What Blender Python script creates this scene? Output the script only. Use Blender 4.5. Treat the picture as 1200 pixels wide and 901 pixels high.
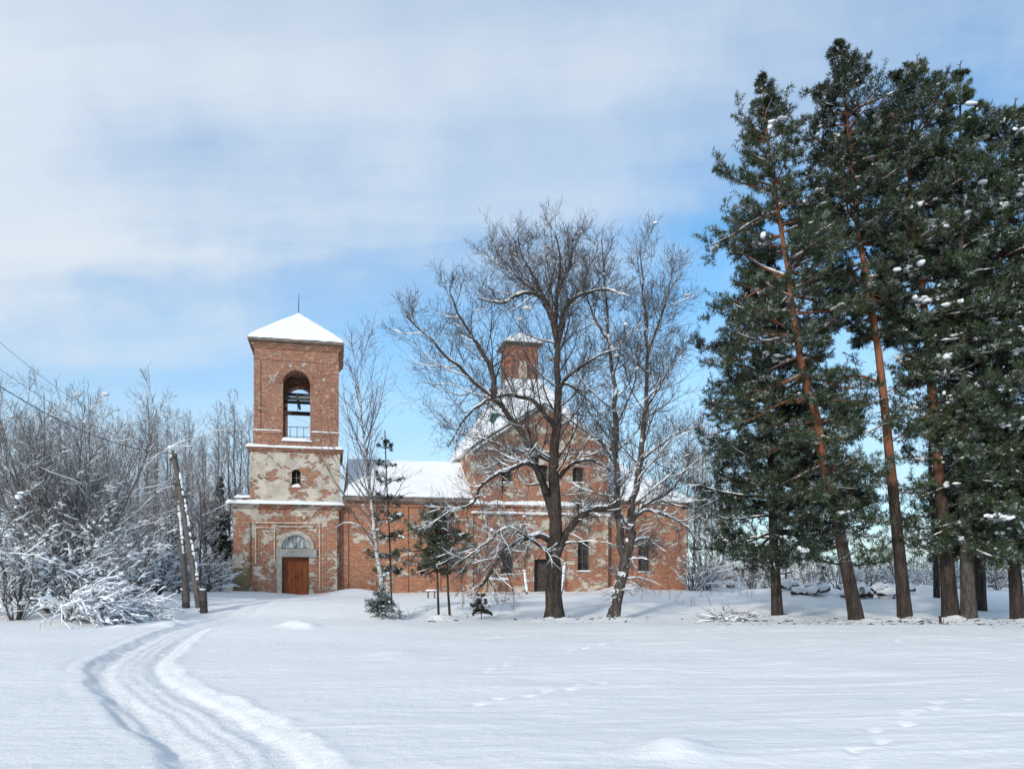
import bpy, bmesh, math, random
import numpy as np
from mathutils import Vector

for o in list(bpy.data.objects):
    bpy.data.objects.remove(o)
SC = bpy.context.scene
COL = SC.collection

# ------------------------------------------------------------------ camera
HOR = 675.0          # picture row of the eye level (photo pixels), 900 px = focal length
CAMZ = 1.6
cam_d = bpy.data.cameras.new("camera")
cam = bpy.data.objects.new("camera", cam_d)
COL.objects.link(cam)
cam.location = (0, 0, CAMZ)
cam.rotation_euler = (math.radians(90), 0, 0)
cam_d.sensor_width = 36.0
cam_d.lens = 27.0
cam_d.shift_y = (HOR - 450.5) / 1200.0
cam_d.clip_start = 0.1
cam_d.clip_end = 3000
SC.camera = cam

# ------------------------------------------------------------------ world
SUN_EL = 24.0
SUN_AZ = -152.0       # compass angle from +Y, clockwise: behind the viewer, to the left
world = bpy.data.worlds.new("World")
SC.world = world
world.use_nodes = True
nt = world.node_tree
nt.nodes.clear()
def wn(t, **kw):
    n = nt.nodes.new(t)
    for k, v in kw.items():
        setattr(n, k, v)
    return n
def wmath(op, a, b=None, clamp=False):
    n = wn('ShaderNodeMath', operation=op, use_clamp=clamp)
    for i, v in enumerate((a, b)):
        if v is None: continue
        if isinstance(v, (int, float)): n.inputs[i].default_value = v
        else: nt.links.new(v, n.inputs[i])
    return n.outputs[0]
sky = wn('ShaderNodeTexSky', sky_type='NISHITA', sun_disc=False)
sky.sun_elevation = math.radians(SUN_EL)
sky.sun_rotation = math.radians(SUN_AZ)
sky.altitude = 150; sky.air_density = 1.0; sky.dust_density = 0.6; sky.ozone_density = 1.6
tc = wn('ShaderNodeTexCoord')
sep = wn('ShaderNodeSeparateXYZ'); nt.links.new(tc.outputs['Generated'], sep.inputs[0])
# thin high cloud: long streaks of noise drawn out on a plane high above
ez = wmath('MAXIMUM', sep.outputs[2], 0.03)
ux = wmath('DIVIDE', sep.outputs[0], wmath('ADD', ez, 0.25))
uy = wmath('DIVIDE', sep.outputs[1], wmath('ADD', ez, 0.25))
comb = wn('ShaderNodeCombineXYZ'); nt.links.new(ux, comb.inputs[0]); nt.links.new(uy, comb.inputs[1])
mp = wn('ShaderNodeMapping'); mp.inputs['Rotation'].default_value = (0, 0, math.radians(38)); mp.inputs['Scale'].default_value = (0.6, 2.1, 1)
nt.links.new(comb.outputs[0], mp.inputs[0])
n1 = wn('ShaderNodeTexNoise'); n1.inputs['Scale'].default_value = 1.15; n1.inputs['Detail'].default_value = 7; n1.inputs['Roughness'].default_value = 0.52; n1.inputs['Distortion'].default_value = 0.35
nt.links.new(mp.outputs[0], n1.inputs['Vector'])
n2 = wn('ShaderNodeTexNoise'); n2.inputs['Scale'].default_value = 3.2; n2.inputs['Detail'].default_value = 5; n2.inputs['Roughness'].default_value = 0.6
nt.links.new(tc.outputs['Generated'], n2.inputs['Vector'])
# elevation of the view direction (0 horizon .. 1 zenith), warped by the noise
warp = wmath('ADD', wmath('MULTIPLY', wmath('SUBTRACT', n1.outputs[0], 0.5), 0.34), wmath('MULTIPLY', wmath('SUBTRACT', n2.outputs[0], 0.5), 0.20))
tilt = wmath('MULTIPLY', sep.outputs[0], -0.16)     # the veil hangs lower on the left, the clear gap is to the right
e2 = wmath('ADD', wmath('ADD', sep.outputs[2], warp), tilt)
rp = wn('ShaderNodeValToRGB')
rp.color_ramp.interpolation = 'EASE'
els = rp.color_ramp.elements
els[0].position = 0.0; els[0].color = (0.80,)*3 + (1,)
els[1].position = 1.0; els[1].color = (0.80,)*3 + (1,)
for p_, v in ((0.05, 0.82), (0.13, 0.66), (0.21, 0.50), (0.285, 0.34), (0.35, 0.44), (0.44, 0.78), (0.55, 0.86), (0.68, 0.68)):
    e = els.new(p_); e.color = (v, v, v, 1)
nt.links.new(e2, rp.inputs[0])
veil = wn('ShaderNodeMix', data_type='RGBA')
veil.inputs['A'].default_value = (0.575, 0.685, 0.83, 1)
veil.inputs['B'].default_value = (0.71, 0.78, 0.845, 1)
vfac = wn('ShaderNodeMapRange'); vfac.inputs['From Min'].default_value = 0.36; vfac.inputs['From Max'].default_value = 0.64
nt.links.new(n1.outputs[0], vfac.inputs[0])
nt.links.new(vfac.outputs[0], veil.inputs['Factor'])
skys = wn('ShaderNodeMix', data_type='RGBA', blend_type='MULTIPLY'); skys.inputs['Factor'].default_value = 1.0
nt.links.new(sky.outputs[0], skys.inputs['A']); skys.inputs['B'].default_value = (0.85, 1.42, 1.62, 1)
SKY_STRENGTH = 0.12
vscale = wn('ShaderNodeMix', data_type='RGBA', blend_type='MULTIPLY'); vscale.inputs['Factor'].default_value = 1.0
nt.links.new(veil.outputs['Result'], vscale.inputs['A']); q = 1.0 / SKY_STRENGTH; vscale.inputs['B'].default_value = (q, q, q, 1)
mixs = wn('ShaderNodeMix', data_type='RGBA')
wisp = wn('ShaderNodeMapRange'); wisp.inputs['From Min'].default_value = 0.35; wisp.inputs['From Max'].default_value = 0.68; wisp.inputs['To Min'].default_value = -0.14; wisp.inputs['To Max'].default_value = 0.20
nt.links.new(n2.outputs[0], wisp.inputs[0])
lr = wmath('MULTIPLY', sep.outputs[0], -0.42)
vf = wmath('ADD', wmath('ADD', wmath('SUBTRACT', rp.outputs[0], 0.07), wisp.outputs[0]), wmath('ADD', lr, wmath('MULTIPLY', wmath('SUBTRACT', n1.outputs[0], 0.5), 0.9)), True)
nt.links.new(vf, mixs.inputs['Factor'])
nt.links.new(skys.outputs['Result'], mixs.inputs['A']); nt.links.new(vscale.outputs['Result'], mixs.inputs['B'])
bg = wn('ShaderNodeBackground'); bg.inputs['Strength'].default_value = SKY_STRENGTH
nt.links.new(mixs.outputs['Result'], bg.inputs['Color'])
wo = wn('ShaderNodeOutputWorld'); nt.links.new(bg.outputs[0], wo.inputs[0])

# ------------------------------------------------------------------ sun
sun_d = bpy.data.lights.new("sun", 'SUN')
sun_d.energy = 2.5
sun_d.angle = math.radians(5.0)       # seen through thin cloud
sun_d.color = (1.0, 0.91, 0.80)
sun = bpy.data.objects.new("sun", sun_d)
COL.objects.link(sun)
az, el = math.radians(SUN_AZ), math.radians(SUN_EL)
to_sun = Vector((math.sin(az) * math.cos(el), math.cos(az) * math.cos(el), math.sin(el)))
sun.rotation_euler = to_sun.to_track_quat('Z', 'Y').to_euler()
sun.location = to_sun * 60

SC.view_settings.view_transform = 'Standard'
SC.view_settings.look = 'None'
SC.view_settings.gamma = 1
SC.view_settings.use_curve_mapping = False
SC.view_settings.exposure = 0.10
SC.render.engine = 'CYCLES'
SC.cycles.max_bounces = 6
SC.cycles.diffuse_bounces = 3
SC.cycles.transparent_max_bounces = 4

# ------------------------------------------------------------------ numeric helpers
def vnoise(x, y, seed=0):
    x = np.asarray(x, float); y = np.asarray(y, float)
    xi = np.floor(x).astype(np.int64); yi = np.floor(y).astype(np.int64)
    fx = x - xi; fy = y - yi
    fx = fx * fx * fx * (fx * (fx * 6 - 15) + 10); fy = fy * fy * fy * (fy * (fy * 6 - 15) + 10)
    def h(a, b):
        n = (a * 374761393 + b * 668265263 + seed * 362437) & 0x7fffffff
        n = ((n ^ (n >> 13)) * 1274126177) & 0x7fffffff
        return ((n ^ (n >> 16)) & 0xffffff) / float(0xffffff)
    return ((h(xi, yi) * (1 - fx) + h(xi + 1, yi) * fx) * (1 - fy) + (h(xi, yi + 1) * (1 - fx) + h(xi + 1, yi + 1) * fx) * fy) * 2 - 1
def fbm(x, y, octs=4, seed=0, g=0.5):
    s = 0; a = 1; t = 0
    for i in range(octs):
        s = s + a * vnoise(x * 2 ** i + 17.3 * i, y * 2 ** i - 9.1 * i, seed + i); t += a; a *= g
    return s / t
def sstep(a, b, x):
    t = np.clip((np.asarray(x, float) - a) / (b - a), 0, 1)
    return t * t * (3 - 2 * t)

def P(px, py, d):
    """the point d metres ahead that the photograph shows at (px, py)"""
    return np.array(((px - 600) * d / 900.0, d, CAMZ - (py - HOR) * d / 900.0))
def PL(lst, d):
    return np.array([P(a[0], a[1], d + (a[2] if len(a) > 2 else 0)) for a in lst])

# ------------------------------------------------------------------ ground shape
def dist_poly(x, y, pts):
    """distance to a polyline and the (signed) side, and the run along it"""
    best = np.full(np.shape(x), 1e9); side = np.zeros(np.shape(x)); run = np.zeros(np.shape(x)); acc = 0
    for (ax, ay), (bx, by) in zip(pts[:-1], pts[1:]):
        dx, dy = bx - ax, by - ay; L2 = dx * dx + dy * dy; L = math.sqrt(L2)
        t = np.clip(((x - ax) * dx + (y - ay) * dy) / L2, 0, 1)
        qx, qy = ax + t * dx - x, ay + t * dy - y
        d = np.sqrt(qx * qx + qy * qy)
        m = d < best
        best = np.where(m, d, best); side = np.where(m, np.sign((x - ax) * dy - (y - ay) * dx), side); run = np.where(m, acc + t * L, run)
        acc += L
    return best, side, run
def flat(px, py):
    d = CAMZ * 900.0 / (py - HOR)
    return ((px - 600) * d / 900.0, d)
def smooth_line(pts, n=3):
    pts = [np.array(p, float) for p in pts]
    for _ in range(n):
        q = [pts[0]]
        for a, b in zip(pts[:-1], pts[1:]):
            q += [a * .75 + b * .25, a * .25 + b * .75]
        pts = q + [pts[-1]]
    return [tuple(p) for p in pts]
TRACK = smooth_line([(-1.1, 1.0), (-1.75, 4.0), flat(300, 901), flat(258, 860), flat(205, 825), flat(158, 797), flat(148, 778), flat(178, 755), flat(212, 740),
                     (-10.3, 25.5), (-10.6, 29.0), (-11.0, 33.0), (-11.9, 38.0), (-12.6, 43.0), (-13.0, 46.6)])

def ground_base(x, y):
    x = np.asarray(x, float); y = np.asarray(y, float)
    yw = y + 0.9 * vnoise(x * .10, x * 0 + 3.3, 5)
    z = 0.07 * np.exp(-((yw - 23.6) / 1.7) ** 2) * sstep(-12, -6, x) + 0.42 * sstep(29.0, 34.5, yw) + 0.06 * sstep(35, 47, y) + 0.25 * sstep(46, 56, y)
    # drifts against the building and a bank of bulldozed snow to its right
    z = z + 0.42 * np.exp(-((x + 9.4) / 1.7) ** 2 - ((y - 45.8) / 1.2) ** 2)
    z = z + 0.55 * np.exp(-((x - 7.4) / 1.4) ** 2 - ((y - 50.3) / 1.5) ** 2)
    z = z + 0.20 * np.exp(-((x + 1.7) / 2.6) ** 2 - ((y - 49.0) / 1.2) ** 2)
    bank = sstep(8.5, 14, x) * (1 - sstep(22, 27, x)) * np.exp(-((y - 40) / 3.2) ** 2)
    z = z + bank * (0.48 + 0.25 * fbm(x * .8, y * .8, 3, 21))
    # left side: the shrub bank
    z = z + 0.25 * (1 - sstep(-17, -12, x)) * sstep(24, 30, y)
    z = z + 0.8 * sstep(60, 110, y)
    return z
def ground_z(x, y, detail=True):
    x = np.asarray(x, float); y = np.asarray(y, float)
    z = ground_base(x, y)
    near = 1 - sstep(60, 100, y)
    z = z + near * 0.10 * fbm(x * .16, y * .22, 3, 3)
    if not detail: return z
    dT, side, run = dist_poly(x, y, TRACK)
    offt = sstep(0.6, 1.3, dT)
    # wind ripples, long and low, running across the field
    u = x * 0.50 + y * 0.12; v = y * 1.0 - x * 0.12
    rip = fbm(u * .7, v * 1.9, 4, 11)
    rip2 = 1 - np.abs(fbm(u * .35, v * 1.15, 3, 31)) * 2
    amt = 0.35 + 0.65 * sstep(-3, 4, x)
    z = z + near * offt * amt * (0.024 * rip + 0.020 * rip2 ** 3 + 0.035 * fbm(x * .45, y * .6 - x * .1, 2, 87))
    z = z + near * 0.007 * fbm(x * 4, y * 5, 4, 41, .6) * offt
    bankm = sstep(8.5, 14, x) * (1 - sstep(23, 28, x)) * np.exp(-((y - 39) / 2.6) ** 2); z = z + bankm * 0.22 * np.abs(fbm(x * 1.5, y * 1.5, 3, 77))
    # mound in front
    for mx, my, r_, h in ((1.50, 6.95, 0.28, 0.10), (5.0, 14.0, .5, .05), (-2.4, 15.5, .5, .05), (-6.4, 22.7, .45, .16), (-5.9, 22.2, .3, .12), (-11.3, 25.0, .5, .16), (-12.5, 24.6, .35, .1), (.9, 9.8, .7, .03)):
        z = z + h * np.exp(-((x - mx) ** 2 + ((y - my)) ** 2) / r_ ** 2)
    for px_, d_, w_ in BASES:
        x_ = (px_ - 600) * d_ / 900; r2 = ((x - x_) / (w_ + .25)) ** 2 + ((y - d_ + .15) / (w_ + .30)) ** 2
        z = z + .13 * np.exp(-r2) * (1 + .4 * vnoise(x * 3, y * 3, 15))
    # snowmobile track: a pressed bed, two ruts, thrown-up edges
    n = 0.06 * vnoise(run * 1.3, side * 5, 51) + .02 * vnoise(run * 5, side * 9, 52)
    w = 0.68 + n
    bed = np.where(side < 0, 1 - sstep(w - 0.15, w + 0.03, dT), 1 - sstep(w - 0.30, w + 0.16, dT))
    fade = 1 - 0.55 * sstep(24, 30, y)
    z = z - fade * 0.065 * bed
    rut = np.exp(-((dT - 0.40) / 0.10) ** 2)
    z = z - fade * 0.04 * rut * (0.8 + .3 * vnoise(run * 3, run * 0, 8))
    z = z + fade * bed * 0.012 * np.sin(run * 2 * math.pi / 0.16) * (1 - sstep(10, 20, y)) * .35
    z = z + fade * 0.020 * np.exp(-((dT - w - 0.10) / 0.10) ** 2) * np.where(side < 0, .45, 1.0) * (0.65 + .6 * vnoise(run * 2.3, side * 3, 54) + .45 * vnoise(run * 9, side * 3, 56) + .3 * vnoise(x * 14, y * 14, 57))
    z = z + fade * 0.02 * bed * fbm(x * 4.5, y * 3.5, 4, 61)
    z = z + fade * 0.0055 * (1 + .8 * vnoise(run * .5, run * 0, 95)) * bed * np.cos(dT * side * 2 * math.pi / 0.19 + .8 * vnoise(run * .9, run * 0, 93))
    # second, older single rut beside the left edge
    z = z - 0.035 * np.exp(-((dT - 0.98) / 0.07) ** 2) * (side < 0) * 0.35 * (1 - sstep(24, 27, y)) * sstep(-.2, .3, vnoise(run * .7, run * 0, 91))
    # trampled approach to the door
    ap = np.exp(-((x + 11.5) / 3.0) ** 2 - ((y - 38) / 6.0) ** 2)
    z = z + ap * 0.07 * fbm(x * 1.6, y * 1.3, 4, 71)
    # animal prints and crossing trails
    for k, trail in enumerate(TRAILS):
        m = (np.abs(y - np.mean([q_[1] for q_ in trail])) < 12)
        if not m.any(): continue
        dd, sd, rr = dist_poly(x, y, trail)
        st = 0.42 if k % 2 else 0.55
        cell = (rr / st) - np.floor(rr / st) - 0.5
        off = np.where(np.floor(rr / st) % 2 == 0, 0.07, -0.07)
        pr = np.exp(-((dd * sd - off) / 0.085) ** 2 - (cell * st / 0.12) ** 2)
        lip = np.exp(-((dd * sd - off) / 0.14) ** 2 - (cell * st / 0.16) ** 2)
        hk = np.sin(np.floor(rr / st) * 12.9898 + k * 7) * .5 + .5
        z = z + (-0.085 * pr + 0.03 * lip) * np.where(hk < .35, .1, .25 + .5 * hk)
    return z
BASES = [(650, 28, .55), (720, 28.4, .5), (911, 29.2, .45), (1004, 27, .45), (1061, 27.2, .45), (1115, 27, .5), (1136, 26.6, .45), (1194, 26.8, .45), (452, 28.6, .3), (514, 28.6, .2), (527, 28.4, .2)]
TRAILS = [[flat(990, 905), flat(1030, 860), flat(1100, 829), flat(1200, 806), flat(1290, 795)],
          [flat(540, 825), flat(640, 812), flat(700, 800)], [flat(1030, 748), flat(1110, 764), flat(1215, 778)],
          [flat(560, 790), flat(640, 765), flat(760, 745), flat(860, 738)],
          [flat(1060, 760), flat(1150, 745), flat(1230, 740)],
          [flat(430, 758), flat(560, 748), flat(700, 741)]]
def gz(x, y):
    return float(ground_z(np.array([x]), np.array([y]))[0])

# ------------------------------------------------------------------ object helpers
def tag(o, label=None, cat=None, group=None, kind=None):
    if label: o['label'] = label
    if cat: o['category'] = cat
    if group: o['group'] = group
    if kind: o['kind'] = kind
    return o
def mesh_np(name, V, faces, mat, parent=None, smooth=True):
    """faces: list of (n x k) index arrays"""
    me = bpy.data.meshes.new(name)
    V = np.asarray(V, np.float32)
    me.vertices.add(len(V)); me.vertices.foreach_set('co', V.ravel())
    faces = [np.asarray(f) for f in faces if len(f)]
    nl = sum(f.size for f in faces); nf = sum(len(f) for f in faces)
    me.loops.add(nl); me.polygons.add(nf)
    me.loops.foreach_set('vertex_index', np.concatenate([f.ravel() for f in faces]).astype(np.int32))
    tot = np.concatenate([np.full(len(f), f.shape[1]) for f in faces]); st = np.concatenate([[0], np.cumsum(tot)[:-1]])
    me.polygons.foreach_set('loop_start', st.astype(np.int32))
    me.polygons.foreach_set('use_smooth', np.full(nf, smooth))
    me.update(calc_edges=True)
    me.validate()
    me.materials.append(mat)
    o = bpy.data.objects.new(name, me); COL.objects.link(o)
    if parent: o.parent = parent
    return o
def empty(name, loc=(0, 0, 0), rz=0):
    o = bpy.data.objects.new(name, None); COL.objects.link(o)
    o.location = loc; o.rotation_euler = (0, 0, rz); o.empty_display_size = 0.3
    return o
def copy_tree(o, loc, rz=0, sc=1.0, label=None):
    r = o.copy(); COL.objects.link(r); r.location = loc; r.rotation_euler = (0, 0, rz); r.scale = (sc, sc, sc)
    if label: r['label'] = label
    for ch in list(o.children):
        c = ch.copy(); COL.objects.link(c); c.parent = r
    return r

class Acc:
    def __init__(s): s.V = []; s.F = {}; s.n = 0
    def add(s, V, F):
        V = np.asarray(V, float).reshape(-1, 3)
        if not isinstance(F, (list, tuple)) or (len(F) and not isinstance(F[0], np.ndarray)): F = [np.asarray(F)]
        for f in F:
            s.F.setdefault(f.shape[1], []).append(f + s.n)
        s.V.append(V); s.n += len(V)
    def build(s, name, mat, parent=None, smooth=True, loc=None):
        V = np.concatenate(s.V)
        if loc is not None: V = V - np.asarray(loc)
        o = mesh_np(name, V, [np.concatenate(v) for v in s.F.values()], mat, parent, smooth)
        return o
    def box(s, x0, x1, y0, y1, z0, z1):
        v = [(x, y, z) for z in (z0, z1) for y in (y0, y1) for x in (x0, x1)]
        s.add(v, np.array([(0, 2, 3, 1), (4, 5, 7, 6), (0, 1, 5, 4), (2, 6, 7, 3), (0, 4, 6, 2), (1, 3, 7, 5)]))
    def beam(s, a, b, w, h=None):
        a = Vector(a); b = Vector(b); h = h or w; t = (b - a).normalized()
        u = t.cross(Vector((0, 0, 1)));  u = u.normalized() if u.length > 1e-3 else Vector((1, 0, 0)); n = u.cross(t)
        v = [p + u * (sx * w / 2) + n * (sz * h / 2) for p in (a, b) for sx, sz in ((-1, -1), (1, -1), (1, 1), (-1, 1))]
        s.add([tuple(q) for q in v], np.array([(0, 3, 2, 1), (4, 5, 6, 7), (0, 1, 5, 4), (1, 2, 6, 5), (2, 3, 7, 6), (3, 0, 4, 7)]))
    def prism(s, poly, y0, y1):
        """poly: (x, z) outline counter-clockwise seen from -y, extruded along y"""
        n = len(poly)
        v = [(x, y0, z) for x, z in poly] + [(x, y1, z) for x, z in poly]
        s.add(v, [np.array([list(range(n))]), np.array([list(range(2 * n - 1, n - 1, -1))]), np.array([(i, i + n, (i + 1) % n + n, (i + 1) % n) for i in range(n)])])

def tubes(acc, Pt, R, S=5, cap=False):
    """Pt (N,Q,3), R (N,Q) -> N tubes with S sides"""
    Pt = np.asarray(Pt, float); R = np.asarray(R, float)
    if Pt.ndim == 2: Pt = Pt[None]; R = R[None]
    N, Q, _ = Pt.shape
    if N == 0: return
    T = np.gradient(Pt, axis=1); T /= np.maximum(np.linalg.norm(T, axis=2, keepdims=True), 1e-9)
    mean = T.mean(axis=1)
    ref = np.where((np.abs(mean[:, 2:3]) > 0.8), np.array([[1.0, 0.13, 0]]), np.array([[0, 0.0, 1.0]]))[:, None, :]
    U = np.cross(T, np.broadcast_to(ref, T.shape)); U /= np.maximum(np.linalg.norm(U, axis=2, keepdims=True), 1e-6)
    W = np.cross(T, U)
    a = np.arange(S) * 2 * math.pi / S + 0.3
    V = Pt[:, :, None, :] + R[:, :, None, None] * (np.cos(a)[None, None, :, None] * U[:, :, None, :] + np.sin(a)[None, None, :, None] * W[:, :, None, :])
    idx = np.arange(N * Q * S).reshape(N, Q, S)
    A = idx[:, :-1, :]; B = idx[:, 1:, :]
    F = np.stack([A, np.roll(A, -1, axis=2), np.roll(B, -1, axis=2), B], axis=-1).reshape(-1, 4)
    acc.add(V.reshape(-1, 3), [F])
    if cap:
        acc.F.setdefault(S, []).append(idx[:, -1, :] + acc.n - N * Q * S)

def resample(poly, n):
    poly = np.asarray(poly, float)
    # smooth by Catmull-Rom then resample evenly
    pts = [poly[0]]
    ext = np.vstack([2 * poly[0] - poly[1], poly, 2 * poly[-1] - poly[-2]])
    for i in range(1, len(ext) - 2):
        for t in np.linspace(0, 1, 9)[1:]:
            a, b, c, d = ext[i - 1:i + 3]
            pts.append(0.5 * ((2 * b) + (-a + c) * t + (2 * a - 5 * b + 4 * c - d) * t * t + (-a + 3 * b - 3 * c + d) * t ** 3))
    pts = np.array(pts)
    s = np.concatenate([[0], np.cumsum(np.linalg.norm(np.diff(pts, axis=0), axis=1))]); s /= s[-1]
    q = np.linspace(0, 1, n)
    return np.stack([np.interp(q, s, pts[:, k]) for k in range(3)], axis=1)

def sprout(Pt, R, K, rng, t0=0.2, t1=1.0, ang=50, angsd=12, lf=0.5, shape=0.55, npts=5, wander=0.18, up=0.1, rf=0.6, rmax=9, rmin=0.004, lsd=0.3, flatz=1.0, absl=None):
    N, Q, _ = Pt.shape
    if N == 0: return Pt[:0], R[:0]
    seg = np.diff(Pt, axis=1); L = np.linalg.norm(seg, axis=2).sum(axis=1)
    t = t0 + (t1 - t0) * (np.arange(K)[None, :] + rng.random((N, K))) / K
    f = np.clip(t, 0, 0.9999) * (Q - 1); i0 = np.floor(f).astype(int); fr = (f - i0)[..., None]
    n = np.arange(N)[:, None]
    p0 = Pt[n, i0] * (1 - fr) + Pt[n, i0 + 1] * fr
    r0 = R[n, i0] * (1 - fr[..., 0]) + R[n, i0 + 1] * fr[..., 0]
    T = seg[n, i0]; T = T / np.maximum(np.linalg.norm(T, axis=2, keepdims=True), 1e-9)
    az = np.arange(K)[None, :] * 2.4 + rng.random((N, 1)) * 6.28 + rng.normal(0, .5, (N, K))
    ref = np.where(np.abs(T[..., 2:3]) > 0.9, np.array([1.0, 0, 0]), np.array([0, 0, 1.0]))
    U = np.cross(T, ref); U /= np.linalg.norm(U, axis=2, keepdims=True); W = np.cross(T, U)
    a = np.radians(rng.normal(ang, angsd, (N, K)))[..., None]
    D = np.cos(a) * T + np.sin(a) * (np.cos(az)[..., None] * U + np.sin(az)[..., None] * W)
    D[..., 2] *= flatz
    D /= np.linalg.norm(D, axis=2, keepdims=True)
    base = L[:, None] * lf if absl is None else absl * np.ones((N, 1))
    ln = base * (1 - shape * t) * np.clip(rng.normal(1, lsd, (N, K)), .35, 1.8)
    p0 = p0.reshape(-1, 3); D = D.reshape(-1, 3); ln = ln.reshape(-1); r0 = np.minimum(r0.reshape(-1) * rf, rmax)
    r0 = np.maximum(r0, rmin)
    pts = [p0]; p = p0
    upv = up if np.ndim(up) == 0 else up
    for j in range(1, npts):
        u_ = upv(p) if callable(upv) else upv
        D = D + rng.normal(0, wander, D.shape)
        D[:, 2] += u_
        D /= np.linalg.norm(D, axis=1, keepdims=True)
        p = p + D * (ln / (npts - 1))[:, None]
        pts.append(p)
    s = np.linspace(0, 1, npts)[None, :]
    Rn = r0[:, None] * (1 - s) + rmin * s * 0.8
    return np.stack(pts, axis=1), Rn

def snow_on(acc, Pt, R, rng, h=0.7, extra=0.012, S=5, cover=0.8, maxr=.12, lump=.35):
    """snow lying along the top of limbs: thick where the limb lies flat, none where it stands up"""
    N, Q, _ = Pt.shape
    if N == 0: return
    T = np.gradient(Pt, axis=1); T /= np.maximum(np.linalg.norm(T, axis=2, keepdims=True), 1e-9)
    hz = np.sqrt(np.clip(1 - T[..., 2] ** 2, 0, 1))
    amount = np.clip((hz - 0.55) / 0.35, 0, 1)
    amount *= (rng.random((N, 1)) < cover) * np.clip(1 + rng.normal(0, lump, (N, Q)), 0, 1.5)
    rs = (np.minimum(R * h, maxr) + extra) * amount
    rs[:, 0] *= .5; rs[:, -1] *= .3
    C = Pt.copy(); C[..., 2] += (R * 0.75 + rs * 0.25) * (amount > 0)
    keep = rs.max(axis=1) > 0.006
    tubes(acc, C[keep], rs[keep], S)

_ico = None
def ico():
    global _ico
    if _ico is None:
        bm = bmesh.new(); bmesh.ops.create_icosphere(bm, subdivisions=2, radius=1)
        _ico = (np.array([v.co[:] for v in bm.verts]), np.array([[v.index for v in f.verts] for f in bm.faces])); bm.free()
    return _ico
def blobs(acc, C, S, rng, squash=.55):
    """soft lumps at C (N,3) with sizes S (N,)"""
    V, F = ico(); N = len(C)
    if N == 0: return
    ax = np.exp(rng.normal(0, .28, (N, 1, 3))) * S[:, None, None]; ax[..., 2] *= squash
    ph = rng.random((N, 1, 3)) * 6
    v = V[None] * ax * (1 + .16 * np.sin(V[None] * 3.1 + ph).sum(axis=2, keepdims=True)) + C[:, None, :]
    acc.add(v.reshape(-1, 3), [(F[None] + (np.arange(N) * len(V))[:, None, None]).reshape(-1, 3)])

def needles(acc, Pt, rng, K=4, M=6, L=0.13, W=0.018, t0=0.25, spread=50):
    """needle brushes along the twigs Pt (N,Q,3)"""
    N, Q, _ = Pt.shape
    t = t0 + (1 - t0) * (np.arange(K)[None, :] + 1) / K * np.ones((N, 1))
    f = np.clip(t, 0, 0.999) * (Q - 1); i0 = f.astype(int); fr = (f - i0)[..., None]; n = np.arange(N)[:, None]
    p = Pt[n, i0] * (1 - fr) + Pt[n, i0 + 1] * fr
    T = Pt[n, i0 + 1] - Pt[n, i0]; T /= np.maximum(np.linalg.norm(T, axis=2, keepdims=True), 1e-9)
    p = np.repeat(p.reshape(-1, 3), M, axis=0); T = np.repeat(T.reshape(-1, 3), M, axis=0); n_ = len(p)
    r = rng.normal(0, 1, (n_, 3)); r -= (r * T).sum(axis=1, keepdims=True) * T; r /= np.linalg.norm(r, axis=1, keepdims=True)
    a = np.radians(rng.normal(spread, 14, (n_, 1)))
    D = np.cos(a) * T + np.sin(a) * r
    l = L * rng.uniform(.7, 1.25, (n_, 1))
    side = np.cross(D, rng.normal(0, 1, (n_, 3))); side /= np.linalg.norm(side, axis=1, keepdims=True)
    w = W * rng.uniform(.7, 1.3, (n_, 1))
    v = np.stack([p + side * w * .5, p - side * w * .5, p + D * l * .7 - side * w * .45, p + D * l], axis=1)
    acc.add(v.reshape(-1, 3), [np.arange(n_ * 4).reshape(-1, 4)])
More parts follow.
